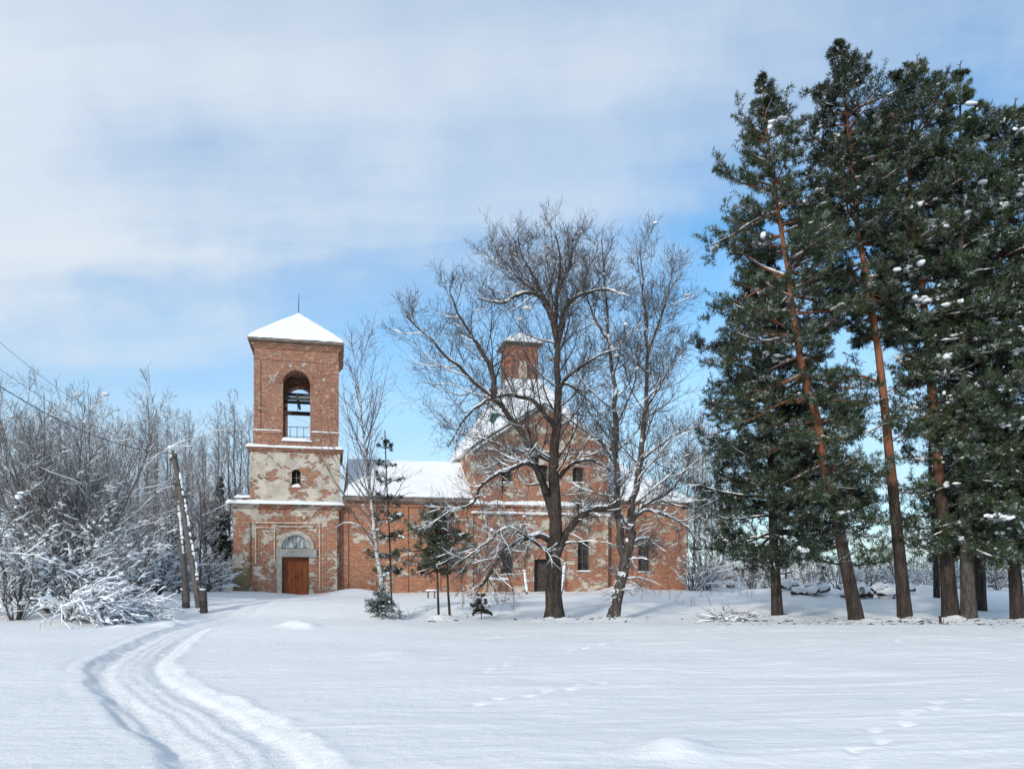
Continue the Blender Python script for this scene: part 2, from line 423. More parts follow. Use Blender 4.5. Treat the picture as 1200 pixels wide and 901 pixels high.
# ------------------------------------------------------------------ materials
class NT:
    def __init__(s, name):
        s.m = bpy.data.materials.new(name); s.m.use_nodes = True; s.t = s.m.node_tree; s.t.nodes.clear()
        s.b = s.n('ShaderNodeBsdfPrincipled'); s.o = s.n('ShaderNodeOutputMaterial'); s.t.links.new(s.b.outputs[0], s.o.inputs[0])
        s.b.inputs['Specular IOR Level'].default_value = 0.25
        s.tc = s.n('ShaderNodeTexCoord')
    def n(s, t, **kw):
        x = s.t.nodes.new(t)
        for k, v in kw.items(): setattr(x, k, v)
        return x
    def set(s, sock, v):
        if hasattr(v, 'is_linked') or hasattr(v, 'links'): s.t.links.new(v, sock)
        else:
            if isinstance(v, tuple) and len(v) == 3 and sock.type == 'RGBA': v = v + (1,)
            sock.default_value = v
    def noise(s, scale, detail=4, rough=.55, vec=None, stretch=None, dist=0):
        x = s.n('ShaderNodeTexNoise'); x.inputs['Scale'].default_value = scale; x.inputs['Detail'].default_value = detail
        x.inputs['Roughness'].default_value = rough; x.inputs['Distortion'].default_value = dist
        v = vec or s.tc.outputs['Object']
        if stretch:
            mp = s.n('ShaderNodeMapping'); mp.inputs['Scale'].default_value = stretch; s.t.links.new(v, mp.inputs[0]); v = mp.outputs[0]
        s.t.links.new(v, x.inputs['Vector']); return x.outputs[0]
    def math(s, op, a, b=0.0, clamp=False):
        x = s.n('ShaderNodeMath', operation=op, use_clamp=clamp); s.set(x.inputs[0], a); s.set(x.inputs[1], b); return x.outputs[0]
    def ramp(s, v, a, b, lo=0.0, hi=1.0):
        x = s.n('ShaderNodeMapRange', interpolation_type='SMOOTHSTEP'); s.set(x.inputs[0], v)
        for i, q in enumerate((a, b, lo, hi)): x.inputs[i + 1].default_value = q
        return x.outputs[0]
    def mix(s, f, a, b, mode='MIX'):
        x = s.n('ShaderNodeMix', data_type='RGBA', blend_type=mode); s.set(x.inputs['Factor'], f); s.set(x.inputs['A'], a); s.set(x.inputs['B'], b)
        return x.outputs['Result']
    def bump(s, h, dist, strength=1.0):
        x = s.n('ShaderNodeBump'); x.inputs['Distance'].default_value = dist; x.inputs['Strength'].default_value = strength
        s.set(x.inputs['Height'], h); s.t.links.new(x.outputs[0], s.b.inputs['Normal']); return x
    def out(s, col, rough=.8):
        s.set(s.b.inputs['Base Color'], col); s.set(s.b.inputs['Roughness'], rough); return s.m
    def upz(s):
        g = s.n('ShaderNodeNewGeometry'); x = s.n('ShaderNodeSeparateXYZ'); s.t.links.new(g.outputs['True Normal'], x.inputs[0]); return x.outputs[2]

SNOW_C = (0.86, 0.885, 0.92)
def snow_mat(name, bump=.01, fine=60):
    m = NT(name)
    a = m.noise(fine, 3, .6); b = m.noise(7, 4, .55)
    h = m.math('ADD', m.math('MULTIPLY', a, .35), b)
    m.bump(h, bump, .8)
    c = m.mix(m.ramp(m.noise(1.1, 3), .35, .7), SNOW_C, (0.82, 0.85, 0.90))
    m.b.inputs['Specular IOR Level'].default_value = .2
    return m.out(c, .75)
M_SNOW = snow_mat('snow_surface', .012)
M_SNOWT = NT('snow_on_twigs').out((0.80, 0.825, 0.86), .8)
def ground_mat():
    m = NT('snow_ground')
    w = m.noise(2.2, 5, .6, stretch=(.5, 1.6, 1)); a = m.noise(45, 3, .65); b = m.noise(9, 4, .6)
    c_ = m.noise(130, 2, .7)
    h = m.math('ADD', m.math('ADD', m.math('MULTIPLY', a, .22), m.math('MULTIPLY', b, .4)), m.math('ADD', w, m.math('MULTIPLY', c_, .08)))
    m.bump(h, .045, .85)
    return m.out(m.mix(m.ramp(w, .3, .7), (0.82, 0.835, 0.85), (0.86, 0.87, 0.88)), .7)
M_GROUND = ground_mat()
def track_mat():
    m = NT('pressed_snow')
    a = m.noise(14, 5, .7); b = m.noise(60, 2, .6)
    m.bump(m.math('ADD', a, m.math('MULTIPLY', b, .3)), .03, .9)
    return m.out(m.mix(m.ramp(a, .3, .7), (0.83, 0.845, 0.86), (0.87, 0.88, 0.89)), .7)
M_TRACK = track_mat()

def bark(name, c1, c2, scale=9, snow=0.0, bumpd=.03, stretch=(1, 1, .22), top=None, toprange=(6, 9), side=None):
    m = NT(name)
    n = m.noise(scale, 5, .65, stretch=stretch, dist=.6); f = m.ramp(n, .35, .65)
    col = m.mix(f, c1, c2)
    if top:       # the bark turns orange higher up the stem
        sp = m.n('ShaderNodeSeparateXYZ'); m.t.links.new(m.tc.outputs['Object'], sp.inputs[0])
        hz = m.math('ADD', sp.outputs[2], m.math('MULTIPLY', m.math('SUBTRACT', m.noise(1.2, 3), .5), 3.0))
        c3 = m.mix(f, top, tuple(min(1, q * 1.55) for q in top))
        col = m.mix(m.ramp(hz, *toprange), col, c3)
    if snow:
        s_ = m.math('ADD', m.upz(), m.math('MULTIPLY', m.math('SUBTRACT', m.noise(3.5, 4, .7), .5), 2.4))
        col = m.mix(m.ramp(s_, 1.05 - snow, 1.25 - snow), col, (0.80, 0.83, 0.87))
    m.bump(n, bumpd, .9)
    return m.out(col, .9)
M_BARK_L = bark('linden_bark', (0.024, 0.018, 0.016), (0.072, 0.056, 0.048), 8, .22, .035)
M_TWIG = bark('linden_twigs', (0.066, 0.057, 0.054), (0.135, 0.118, 0.112), 3, .32, .002)
M_BARK_B = bark('snowed_bark', (0.04, 0.032, 0.028), (0.11, 0.09, 0.08), 8, .85, .03)
def birch_bark():
    m = NT('birch_bark')
    n = m.noise(7, 4, .7, stretch=(1, 1, 3.0)); n2 = m.noise(2.2, 3, .6)
    c = m.mix(m.ramp(n, .46, .56), (0.52, 0.50, 0.47), (0.06, 0.052, 0.048))
    c = m.mix(m.ramp(n2, .55, .75), c, (0.80, 0.81, 0.82))
    m.bump(n, .01); return m.out(c, .8)
M_BIRCH = birch_bark()
M_BIRCH_TW = bark('birch_twigs', (0.085, 0.058, 0.052), (0.16, 0.12, 0.11), 3, .2, .002)
M_PINE_BARK = bark('pine_bark', (0.022, 0.017, 0.015), (0.066, 0.049, 0.042), 10, .05, .05, top=(0.20, 0.083, 0.048), toprange=(3.6, 7.0))
M_PINE_BARK2 = bark('pine_bark_dark', (0.022, 0.017, 0.015), (0.062, 0.048, 0.042), 10, .08, .05, top=(0.10, 0.05, 0.034), toprange=(5.0, 9.0))
M_SPRUCE_BARK = bark('spruce_bark', (0.038, 0.033, 0.031), (0.10, 0.088, 0.080), 14, .08, .03)
M_FROST_BARK = bark('frosted_stems', (0.06, 0.055, 0.054), (0.15, 0.14, 0.14), 5, .60, .01)
M_FROST_TW = bark('frosted_twigs', (0.10, 0.093, 0.092), (0.23, 0.22, 0.22), 2, .60, .001)
M_FAR_TW = bark('far_twigs', (0.14, 0.122, 0.12), (0.27, 0.25, 0.25), 2, .58, .001)
def needle_mat(name, a, b, snow):
    m = NT(name)
    n = m.noise(.9, 3, .6); f = m.ramp(n, .32, .68)
    col = m.mix(f, a, b)
    n3 = m.noise(2.6, 4, .65)
    g = m.n('ShaderNodeNewGeometry'); sp = m.n('ShaderNodeSeparateXYZ'); m.t.links.new(g.outputs['Normal'], sp.inputs[0])
    up = m.math('ABSOLUTE', sp.outputs[2])
    s_ = m.math('ADD', m.math('MULTIPLY', up, .35), n3)
    col = m.mix(m.ramp(s_, 1.02 - snow, 1.10 - snow), col, (0.62, 0.66, 0.68))
    return m.out(col, .65)
M_NEED = needle_mat('pine_needles', (0.020, 0.033, 0.019), (0.064, 0.086, 0.038), .235)
M_NEED_D = needle_mat('dark_needles', (0.015, 0.025, 0.017), (0.046, 0.062, 0.033), .215)
M_NEED_S = needle_mat('snowed_needles', (0.022, 0.034, 0.026), (0.045, 0.062, 0.045), .36)

def brick_mat(name, plaster=.5, c1=(0.43, 0.155, 0.078), c2=(0.25, 0.085, 0.050), pale=.5, seed=0.0):
    m = NT(name)
    sp = m.n('ShaderNodeSeparateXYZ'); m.t.links.new(m.tc.outputs['Object'], sp.inputs[0])
    u = m.math('ADD', sp.outputs[0], sp.outputs[1])
    cb = m.n('ShaderNodeCombineXYZ'); m.set(cb.inputs[0], u); m.set(cb.inputs[1], sp.outputs[2]); cb.inputs[2].default_value = seed
    v = cb.outputs[0]
    wob = m.n('ShaderNodeVectorMath', operation='MULTIPLY_ADD')
    nz = m.n('ShaderNodeTexNoise'); nz.inputs['Scale'].default_value = 2.5; m.t.links.new(v, nz.inputs['Vector'])
    m.t.links.new(nz.outputs[1], wob.inputs[0]); wob.inputs[1].default_value = (.035, .035, 0); m.t.links.new(v, wob.inputs[2])
    br = m.n('ShaderNodeTexBrick'); m.t.links.new(wob.outputs[0], br.inputs['Vector'])
    br.inputs['Scale'].default_value = 1; br.inputs['Brick Width'].default_value = .27; br.inputs['Row Height'].default_value = .085
    br.inputs['Mortar Size'].default_value = .011; br.inputs['Mortar Smooth'].default_value = .4; br.inputs['Bias'].default_value = 0
    m.set(br.inputs['Color1'], c1); m.set(br.inputs['Color2'], c2); m.set(br.inputs['Mortar'], (0.46, 0.35, 0.27))
    col = br.outputs['Color']
    big = m.noise(.55, 4, .6, vec=v); mid = m.noise(3.2, 4, .7, vec=v); fin = m.noise(16, 3, .7, vec=v)
    col = m.mix(m.ramp(mid, .52, .72, 0, .7), col, (0.56, 0.235, 0.12))
    col = m.mix(m.ramp(big, .50, .72, 0, .6), col, (0.20, 0.075, 0.045))
    # lime and broken faces, pale specks
    f = m.ramp(m.math('ADD', m.math('MULTIPLY', fin, .6), m.math('MULTIPLY', mid, .5)), .60, .70, 0, pale)
    col = m.mix(f, col, (0.66, 0.55, 0.45))
    # plaster that still holds
    pn = m.noise(1.15, 9, .68, vec=v, dist=.35, stretch=(1, 1.35, 1))
    pc = m.mix(m.ramp(m.noise(1.6, 5, .6, vec=v), .35, .65), (0.66, 0.59, 0.49), (0.47, 0.42, 0.36))
    pc = m.mix(m.ramp(fin, .55, .75, 0, .4), pc, (0.38, 0.31, 0.25))
    th = .5 + (0.5 - plaster) * .34
    pm = m.ramp(m.math('ADD', pn, m.math('MULTIPLY', m.math('SUBTRACT', fin, .5), .16)), th, th + .03)
    col = m.mix(pm, col, pc)
    ln = m.noise(4.5, 5, .75, vec=v, stretch=(1, 2.6, 1))
    col = m.mix(m.ramp(ln, .55, .63, 0, pale), col, (0.60, 0.43, 0.33))
    # broad soot and damp
    st = m.ramp(m.noise(1.0, 5, .7, vec=v, stretch=(1.6, .5, 1)), .56, .80, 0, .55)
    col = m.mix(st, col, (0.12, 0.085, 0.07))
    h = m.math('ADD', m.math('MULTIPLY', br.outputs['Fac'], -.6), m.math('ADD', m.math('MULTIPLY', pm, 1.6), m.math('MULTIPLY', fin, .9)))
    m.bump(h, .022, 1.0)
    return m.out(col, .92)
M_BR_BASE = brick_mat('brick_tower_base', .50, pale=.95, seed=1.3)
M_BR_MID = brick_mat('brick_tower_middle', .66, pale=.6, seed=4.1)
M_BR_TOP = brick_mat('brick_belfry', .22, (0.36, 0.13, 0.072), (0.215, 0.078, 0.050), pale=.85, seed=7.7)
M_BR_NAVE = brick_mat('brick_nave', .36, (0.48, 0.17, 0.078), (0.285, 0.092, 0.048), pale=.45, seed=2.2)
M_BR_MAIN = brick_mat('brick_main', .50, (0.45, 0.16, 0.078), (0.27, 0.088, 0.048), pale=.5, seed=9.4)
M_BR_DRUM = brick_mat('brick_cupola', .10, (0.42, 0.11, 0.05), (0.26, 0.07, 0.036), pale=.25, seed=5.4)
def plain(name, c1, c2, scale=4, rough=.7, metal=0, bump=.004, stretch=None):
    m = NT(name); n = m.noise(scale, 4, .65, stretch=stretch); m.b.inputs['Metallic'].default_value = metal
    m.bump(n, bump); return m.out(m.mix(m.ramp(n, .35, .65), c1, c2), rough)
M_PLASTER = plain('old_plaster', (0.34, 0.31, 0.27), (0.56, 0.51, 0.44), 5, .9)
M_MOULD = plain('lime_moulding', (0.40, 0.24, 0.17), (0.68, 0.60, 0.50), 7, .9, bump=.02)
M_CONC = plain('concrete', (0.30, 0.285, 0.265), (0.42, 0.40, 0.37), 6, .9)
M_DOOR = plain('rusty_red_door', (0.20, 0.050, 0.020), (0.33, 0.095, 0.036), 5, .65, stretch=(2.2, 1, .35))
M_DARK = plain('dark_board', (0.035, 0.030, 0.028), (0.09, 0.078, 0.070), 6)
M_SOFFIT = plain('weathered_board', (0.13, 0.105, 0.09), (0.24, 0.20, 0.17), 8, stretch=(.3, 3, 1))
M_WOOD = plain('grey_wood', (0.060, 0.054, 0.050), (0.155, 0.14, 0.13), 8, stretch=(6, 6, .5))
M_PALEW = plain('fresh_board', (0.34, 0.23, 0.15), (0.52, 0.38, 0.26), 8, stretch=(6, 6, .5))
M_PLY = plain('plywood', (0.15, 0.12, 0.065), (0.23, 0.185, 0.10), 5)
M_IRON = plain('dark_iron', (0.03, 0.03, 0.032), (0.07, 0.065, 0.062), 12, .6)
M_GREEN = plain('green_roof_sheet', (0.018, 0.075, 0.052), (0.035, 0.12, 0.085), 3, .45)
M_VOID = plain('dark_room', (0.012, 0.012, 0.014), (0.028, 0.026, 0.026), 3, .9)
def glass_mat():
    m = NT('dusty_glass'); n = m.noise(3, 3, .6, stretch=(4, 1, .5)); m.b.inputs['Specular IOR Level'].default_value = .8
    return m.out(m.mix(m.ramp(n, .35, .65), (0.16, 0.18, 0.20), (0.62, 0.64, 0.66)), .18)
M_GLASS = glass_mat()
M_PANE = plain('dark_pane', (0.025, 0.027, 0.03), (0.06, 0.06, 0.062), 3, .2)
M_CABLE = plain('cable_black', (0.02, 0.02, 0.02), (0.04, 0.04, 0.04), 3, .6)
M_PORC = plain('insulator', (0.55, 0.55, 0.53), (0.7, 0.7, 0.68), 3, .3)
# ------------------------------------------------------------------ ground sheet and track
def build_ground():
    oy = -12.0
    dd = np.concatenate([np.geomspace(4.0, 17.2, 30)[:-1], np.geomspace(17.2, 60, 760)[:-1], np.geomspace(60, 1600, 90)])
    s = np.linspace(-1, 1, 861)
    tt = 0.78 * s + 1.9 * s ** 9
    D, T = np.meshgrid(dd, tt, indexing='ij')
    X = D * T; Y = oy + D
    Z = ground_z(X, Y)
    V = np.stack([X, Y, Z], axis=-1).reshape(-1, 3)
    n, m = D.shape
    idx = np.arange(n * m).reshape(n, m)
    F = np.stack([idx[:-1, :-1], idx[:-1, 1:], idx[1:, 1:], idx[1:, :-1]], axis=-1).reshape(-1, 4)
    cx = V[F].mean(axis=1)
    near = (cx[:, 1] < 48) & (cx[:, 1] > 1) & (cx[:, 0] < 2) & (cx[:, 0] > -18)
    dT = np.full(len(F), 9.0); dT[near] = dist_poly(cx[near, 0], cx[near, 1], TRACK)[0]
    isT = dT < 0.72
    def sub(F_):
        used, inv = np.unique(F_, return_inverse=True)
        return V[used], inv.reshape(F_.shape)
    v, f = sub(F[~isT]); g = mesh_np('ground', v, [f], M_GROUND)
    tag(g, 'smooth windblown snow field reaching from the foreground to the tree line', kind='structure')
    v, f = sub(F[isT]); g = mesh_np('track', v, [f], M_TRACK)
    tag(g, 'pressed snowmobile track curving through the snow towards the church door', kind='structure')
build_ground()
# ------------------------------------------------------------------ the church
TH = math.radians(13.0)
OX, OY = (273 - 600) * 46.0 / 900, 46.0
cu, su = math.cos(TH), math.sin(TH)
def fp(px, py, c=0.0):
    """church-local (x, z) of the point that the photo shows at (px, py) on the plane local y = c"""
    bx, by = OX - su * c, OY + cu * c
    r = (px - 600) / 900.0
    s = (bx - r * by) / (r * su - cu)
    lam = by + s * su
    return s, CAMZ - (py - HOR) * lam / 900.0
church = empty('church', (OX, OY, 0), TH)
tag(church, 'weathered red brick church with square bell tower and snow covered roofs', 'church')

def boolean(o, acc):
    c = acc.build('cutter', M_VOID, None, False)
    c.parent = o.parent
    md = o.modifiers.new('b', 'BOOLEAN'); md.operation = 'DIFFERENCE'; md.object = c; md.solver = 'EXACT'
    bpy.context.view_layer.update()
    dg = bpy.context.evaluated_depsgraph_get()
    me = bpy.data.meshes.new_from_object(o.evaluated_get(dg))
    o.modifiers.clear(); old = o.data; me.name = old.name; o.data = me
    bpy.data.meshes.remove(old)
    cm = c.data; bpy.data.objects.remove(c); bpy.data.meshes.remove(cm)
def arch_poly(x0, x1, z0, zs, rise=None, n=12):
    """outline with an arched head springing at zs"""
    r = (x1 - x0) / 2; cx = (x0 + x1) / 2; rise = rise or r
    return [(x0, z0), (x1, z0)] + [(cx + r * math.cos(a), zs + rise * math.sin(a)) for a in np.linspace(0, math.pi, n)]
def part(name, acc, mat, parent=None, smooth=False):
    return acc.build(name, mat, parent or church, smooth)
def snow_slab(acc, x0, x1, y0, y1, z, h, seed=1, n=60, m=5, over=.05):
    """an uneven snow cap lying on a ledge: rounded front, lumpy top"""
    xs = np.linspace(x0 - over, x1 + over, n); prof = np.linspace(0, 1, m + 3)
    X, T_ = np.meshgrid(xs, prof, indexing='ij')
    e = over * (1 + .8 * vnoise(X * 1.7, X * 0 + seed, seed))
    Y = (y0 - e) + (y1 - y0 + e) * T_
    edge = np.sqrt(np.clip(1 - (1 - np.clip(T_ * 2.4, 0, 1)) ** 2, 0, 1))
    H = h * np.clip(.75 + .5 * fbm(X * 1.3, T_ * 2 + seed, 4, seed), .12, 1.5)
    endf = np.clip(np.minimum(X - xs[0], xs[-1] - X) / .12, 0, 1) ** .5
    Z = z - .02 + H * edge * endf
    idx = np.arange(X.size).reshape(X.shape)
    F = np.stack([idx[:-1, :-1], idx[1:, :-1], idx[1:, 1:], idx[:-1, 1:]], axis=-1).reshape(-1, 4)
    V = np.stack([X, Y, Z], axis=-1).reshape(-1, 3)
    Vb = V.copy(); Vb[:, 2] = z - .03
    nb = len(V)
    rim = np.concatenate([idx[:, 0], idx[-1, 1:], idx[::-1, -1][1:], idx[0, ::-1][1:]])
    rf = np.stack([rim, np.roll(rim, -1), np.roll(rim, -1) + nb, rim + nb], axis=-1)
    acc.add(np.concatenate([V, Vb]), [F, F[:, ::-1] + nb, rf[:, ::-1]])

GB = -0.6   # walls run below the snow
# --- tower, lower stage
xa, _ = fp(273, 600); xb, _ = fp(397, 600); z1 = fp(335, 596)[1]
DEP = 6.4
a = Acc(); a.box(xa, xb, 0, DEP, GB, z1); tb = part('tower_base', a, M_BR_BASE)
dx0, dz0 = fp(330.5, 697); dx1, dz1 = fp(362, 652.5)
c = Acc(); c.box(dx0, dx1, -1, .45, GB - 1, dz1)
fx0, fz0 = fp(330, 642.5); fx1, _ = fp(362.5, 642.5)
c.prism(arch_poly(fx0, fx1, fz0, fz0 + .03), -1, .30); boolean(tb, c)
# mouldings of the lower stage: corner pilasters, frames of the two blind panels, string courses
for p0, p1 in ((274, 293), (378, 395)):
    a = Acc(); x0, _ = fp(p0, 640); x1, _ = fp(p1, 640); a.box(x0, x1, -.13, .001, GB, fp(335, 612)[1]); part('pilaster', a, M_BR_BASE)
a = Acc()
def strip(acc, x0, z0, x1, z1, y=-.07, w=.07):
    acc.box(min(x0, x1) , max(x0, x1) + (w if x0 == x1 else 0), y, .003, min(z0, z1), max(z0, z1) + (w if z0 == z1 else 0))
for (pa, pb, pc, pd) in ((299, 321, 619, 660), (374, 377.5, 615, 690)):
    x0, z0 = fp(pa, pd); x1, z1_ = fp(pb, pc)
    strip(a, x0, z0, x0, z1_); strip(a, x1, z0, x1, z1_); strip(a, x0 + .072, z1_ + .001, x1 - .002, z1_ + .001)
x0, z0 = fp(296, 613); x1, _ = fp(376, 613); strip(a, x0, z0, x1, z0, -.10, .10)
x0, z0 = fp(326, 617.5); x1, _ = fp(368, 617.5); strip(a, x0, z0, x1, z0, -.08, .08)
part('wall_moulding', a, M_MOULD)
# arch surround of the fanlight
a = Acc(); cxx = (fx0 + fx1) / 2; r0 = (fx1 - fx0) / 2 + .01
outer = [(cxx + (r0 + .27) * math.cos(t), fz0 + (r0 + .27) * math.sin(t)) for t in np.linspace(0, math.pi, 17)]
inner = [(cxx + r0 * math.cos(t), fz0 + r0 * math.sin(t)) for t in np.linspace(math.pi, 0, 17)]
for i in range(16):
    a.prism([inner[16 - i], outer[i], outer[i + 1], inner[15 - i]][::-1] if False else [outer[i], outer[i + 1], inner[15 - i], inner[16 - i]], -.09, .002)
part('arch_surround', a, M_PLASTER)
# door
a = Acc(); mid = (dx0 + dx1) / 2
a.box(dx0 + .04, mid - .006, .30, .36, GB, dz1 - .03); a.box(mid + .006, dx1 - .04, .30, .36, GB, dz1 - .03)
for k in range(1, 4):
    for (q0, q1) in ((dx0 + .04, mid - .02), (mid + .02, dx1 - .04)):
        xx = q0 + (q1 - q0) * k / 4; a.box(xx - .008, xx + .008, .292, .30, GB, dz1 - .05)
door = part('door', a, M_DOOR); tag(door, 'closed rusty red double door')
a = Acc(); a.box(mid - .05, mid + .05, .265, .30, dz0 + 1.0, dz0 + 1.18); part('handle', a, M_IRON, door)
a = Acc(); a.box(dx1 - .10, dx1 - .04, .26, .30, dz0 + 1.0, dz0 + 1.12); part('latch', a, M_IRON, door)
a = Acc(); a.box(dx0 - .0, dx0 + .04, .2, .40, GB, dz1); a.box(dx1 - .04, dx1, .2, .40, GB, dz1); a.box(dx0 + .04, dx1 - .04, .2, .40, dz1 - .03, dz1); part('frame', a, M_DARK, door)
a = Acc(); lx0, lz0 = fp(323.5, 652.3); lx1, lz1 = fp(371, 643.3); a.box(lx0, lx1, -.14, .002, lz0, lz1); part('lintel', a, M_CONC)
a = Acc(); a.box(lx0 + .05, dx0 - .02, -.10, .002, GB, lz0 - .003); part('door_jamb', a, M_PLASTER)
# fanlight
a = Acc(); a.prism(arch_poly(fx0 + .01, fx1 - .01, fz0 + .01, fz0 + .03), .16, .19); fl = part('fanlight', a, M_GLASS)
a = Acc()
for t in (.33, .5, .67):
    ang = math.pi * t; a.beam((cxx, .15, fz0 + .04), (cxx + (r0 - .04) * math.cos(ang), .15, fz0 + .02 + (r0 - .04) * math.sin(ang)), .025)
a.box(fx0 - .02, fx1 + .02, .10, .2, fz0 - .035, fz0 + .03); part('frame', a, M_DARK, fl)
# plywood board over the left pilaster
a = Acc(); x0, z0 = fp(273.5, 700); x1, zz = fp(292.5, 665.5); a.box(x0, x1, -.19, -.133, GB, zz); a.box(x0 + .02, x1 - .03, -.205, -.19, zz - .14, zz - .05)
part('plywood_panel', a, M_PLY)
# cornice of the lower stage
def cornice(x0, x1, y0, y1, z, steps, name, mat):
    a_ = Acc()
    for (o_, h_) in steps:
        a_.box(x0 - o_, x1 + o_, y0 - o_, y1 + o_, z, z + h_); z += h_ - .0
        z += 0.0
    return part(name, a_, mat), z
ztb = z1
_, zc = cornice(xa, xb, 0, DEP, z1 - .002, ((.10, .09), (.20, .09), (.30, .10)), 'cornice', M_BR_BASE)
a = Acc(); snow_slab(a, xa - .30, xb + .28, -.30, 1.0, zc, .30, 3, 120, over=.10); part('ledge_snow', a, M_SNOW, smooth=True)
# --- middle stage
INS = .45
mx0 = fp(293, 560, INS)[0]; mx1 = fp(398.5, 560, INS)[0]; zm0 = zc - .01; zm1 = fp(345, 530, INS)[1]
a = Acc(); a.box(mx0, mx1, INS, DEP - INS, zm0, zm1); tm = part('tower_middle', a, M_BR_MID)
wx0, wz0 = fp(341.8, 570, INS); wx1, wz1 = fp(352.3, 555, INS)
c = Acc(); c.prism(arch_poly(wx0, wx1, wz0, wz1), -1, INS + .45); boolean(tm, c)
a = Acc(); a.prism(arch_poly(wx0 + .0, wx1 - .0, wz0, wz1), INS + .33, INS + .38); w = part('window', a, M_VOID)
a = Acc(); a.box((wx0 + wx1) / 2 - .02, (wx0 + wx1) / 2 + .02, INS + .27, INS + .32, wz0, wz1 + .2); a.box(wx0, wx1, INS + .27, INS + .32, wz1 - .25, wz1 - .21); part('frame', a, M_SOFFIT, w)
a = Acc(); snow_slab(a, wx0, wx1, INS - .02, INS + .3, wz0, .22, 8, 14, over=.02); part('sill_snow', a, M_SNOW, w, True)
a = Acc(); x0, z0 = fp(276, 590, .3); a.box(xa + .05, mx0 + .12, INS + .1, INS + 1.6, zc - .005, zc + .42); part('broken_parapet', a, M_BR_BASE)
a = Acc(); snow_slab(a, xa + .05, mx0 + .1, INS + .05, INS + 1.5, zc + .42, .26, 12, 30, over=.08); part('ledge_snow', a, M_SNOW, smooth=True)
_, zc2 = cornice(mx0, mx1, INS, DEP - INS, zm1 - .002, ((.06, .08), (.13, .09), (.20, .10)), 'cornice', M_BR_TOP)
a = Acc(); snow_slab(a, mx0 - .2, mx1 + .18, INS - .2, INS + .8, zc2, .26, 23, 110, over=.07); part('ledge_snow', a, M_SNOW, smooth=True)
# --- belfry
IB = .62
bx0 = fp(298, 460, IB)[0]; bx1 = fp(396.5, 460, IB)[0]; zb0 = zc2 - .01; zb1 = fp(347, 410, IB)[1]; by1 = IB + (bx1 - bx0)
a = Acc(); a.box(bx0, bx1, IB, by1, zb0, zb1); bf = part('belfry', a, M_BR_TOP)
ox0, oz0 = fp(331.5, 513, IB); ox1, ozs = fp(363.5, 450.5, IB)
WT = .95
c = Acc(); c.box(bx0 + WT, bx1 - WT, IB + WT, by1 - WT, oz0, zb1 - .5); boolean(bf, c)
c = Acc(); c.prism(arch_poly(ox0, ox1, oz0, ozs, n=20), IB - 1, by1 + 1); boolean(bf, c)
sy0 = (IB + by1) / 2 - (ox1 - ox0) / 2; sy1 = sy0 + (ox1 - ox0)
pol = arch_poly(sy0, sy1, oz0, ozs, n=20)
c = Acc(); nn = len(pol)
c.add([(bx0 - 1, y, z) for y, z in pol] + [(bx1 + 1, y, z) for y, z in pol], [np.array([list(range(nn))[::-1]]), np.array([list(range(nn, 2 * nn))]), np.array([(i, (i + 1) % nn, (i + 1) % nn + nn, i + nn) for i in range(nn)])])
boolean(bf, c)
# belfry trims
a = Acc()
for py_, h_, o_ in ((509, .20, .06), (423.5, .10, .05)):
    zz = fp(347, py_, IB)[1]
    if py_ > 480:
        a.box(bx0 - o_, ox0 - .004, IB - o_, IB + .3, zz, zz + h_); a.box(ox1 + .004, bx1 + o_, IB - o_, IB + .3, zz, zz + h_); a.box(bx0 - o_, bx0 + .2, IB + .31, by1 + o_, zz, zz + h_)
    else: a.box(bx0 - o_, bx1 + o_, IB - o_, by1 + o_, zz, zz + h_)
rr = (ox1 - ox0) / 2; ccx = (ox0 + ox1) / 2
for i in range(20):
    t0_, t1_ = math.pi * i / 20, math.pi * (i + 1) / 20
    q = lambda r_, t_: (ccx + r_ * math.cos(t_), ozs + r_ * math.sin(t_))
    a.prism([q(rr + .22, t0_), q(rr + .22, t1_), q(rr + .006, t1_), q(rr + .006, t0_)], IB - .05, IB + .002)
for e0, e1 in ((bx0 - .03, bx0 + .36), (bx1 - .36, bx1 + .03)):
    a.box(e0, e1, IB - .06, IB + .002, fp(347, 504, IB)[1] + .0, fp(347, 425.5, IB)[1] + .06)
part('belfry_trim', a, M_BR_TOP)
a = Acc(); zz = fp(347, 509, IB)[1] + .2
snow_slab(a, bx0 - .04, ox0 - .05, IB - .06, IB + .02, zz, .07, 31, 40, over=.01); snow_slab(a, ox1 + .05, bx1 + .04, IB - .06, IB + .02, zz, .07, 32, 40, over=.01)
snow_slab(a, ox0 - .05, ox1 + .12, IB - .12, IB + .5, oz0 - .16, .30, 33, 30, over=.02); part('ledge_snow', a, M_SNOW, smooth=True)
# beam deck and gear inside the belfry, bell-less
a = Acc(); zb = fp(347, 466, IB)[1]
a.box(bx0 + .4, bx1 - .4, IB + WT - .45, IB + WT - .2, zb, zb + .16)
a.box(bx0 + .5, bx1 - .5, by1 - WT - .1, by1 - WT + .15, zb - .25, zb - .02)
for k in range(3):
    yy = IB + 1.2 + k * 1.1; a.box(bx0 + .5, bx1 - .5, yy, yy + .16, zb + .38, zb + .56)
a.box(ccx - .07, ccx + .07, IB + .6, by1 - .5, zb + .2, zb + .36)
bmm = part('beam', a, M_DARK)
a = Acc()
tubes(a, np.array([[(ccx, IB + 1.3, zb + .6), (ccx, IB + 1.3, zb - .2), (ccx, IB + 1.3, zb - .55)]]), np.array([[.02, .02, .02]]), 6); part('bell_rope', a, M_IRON)
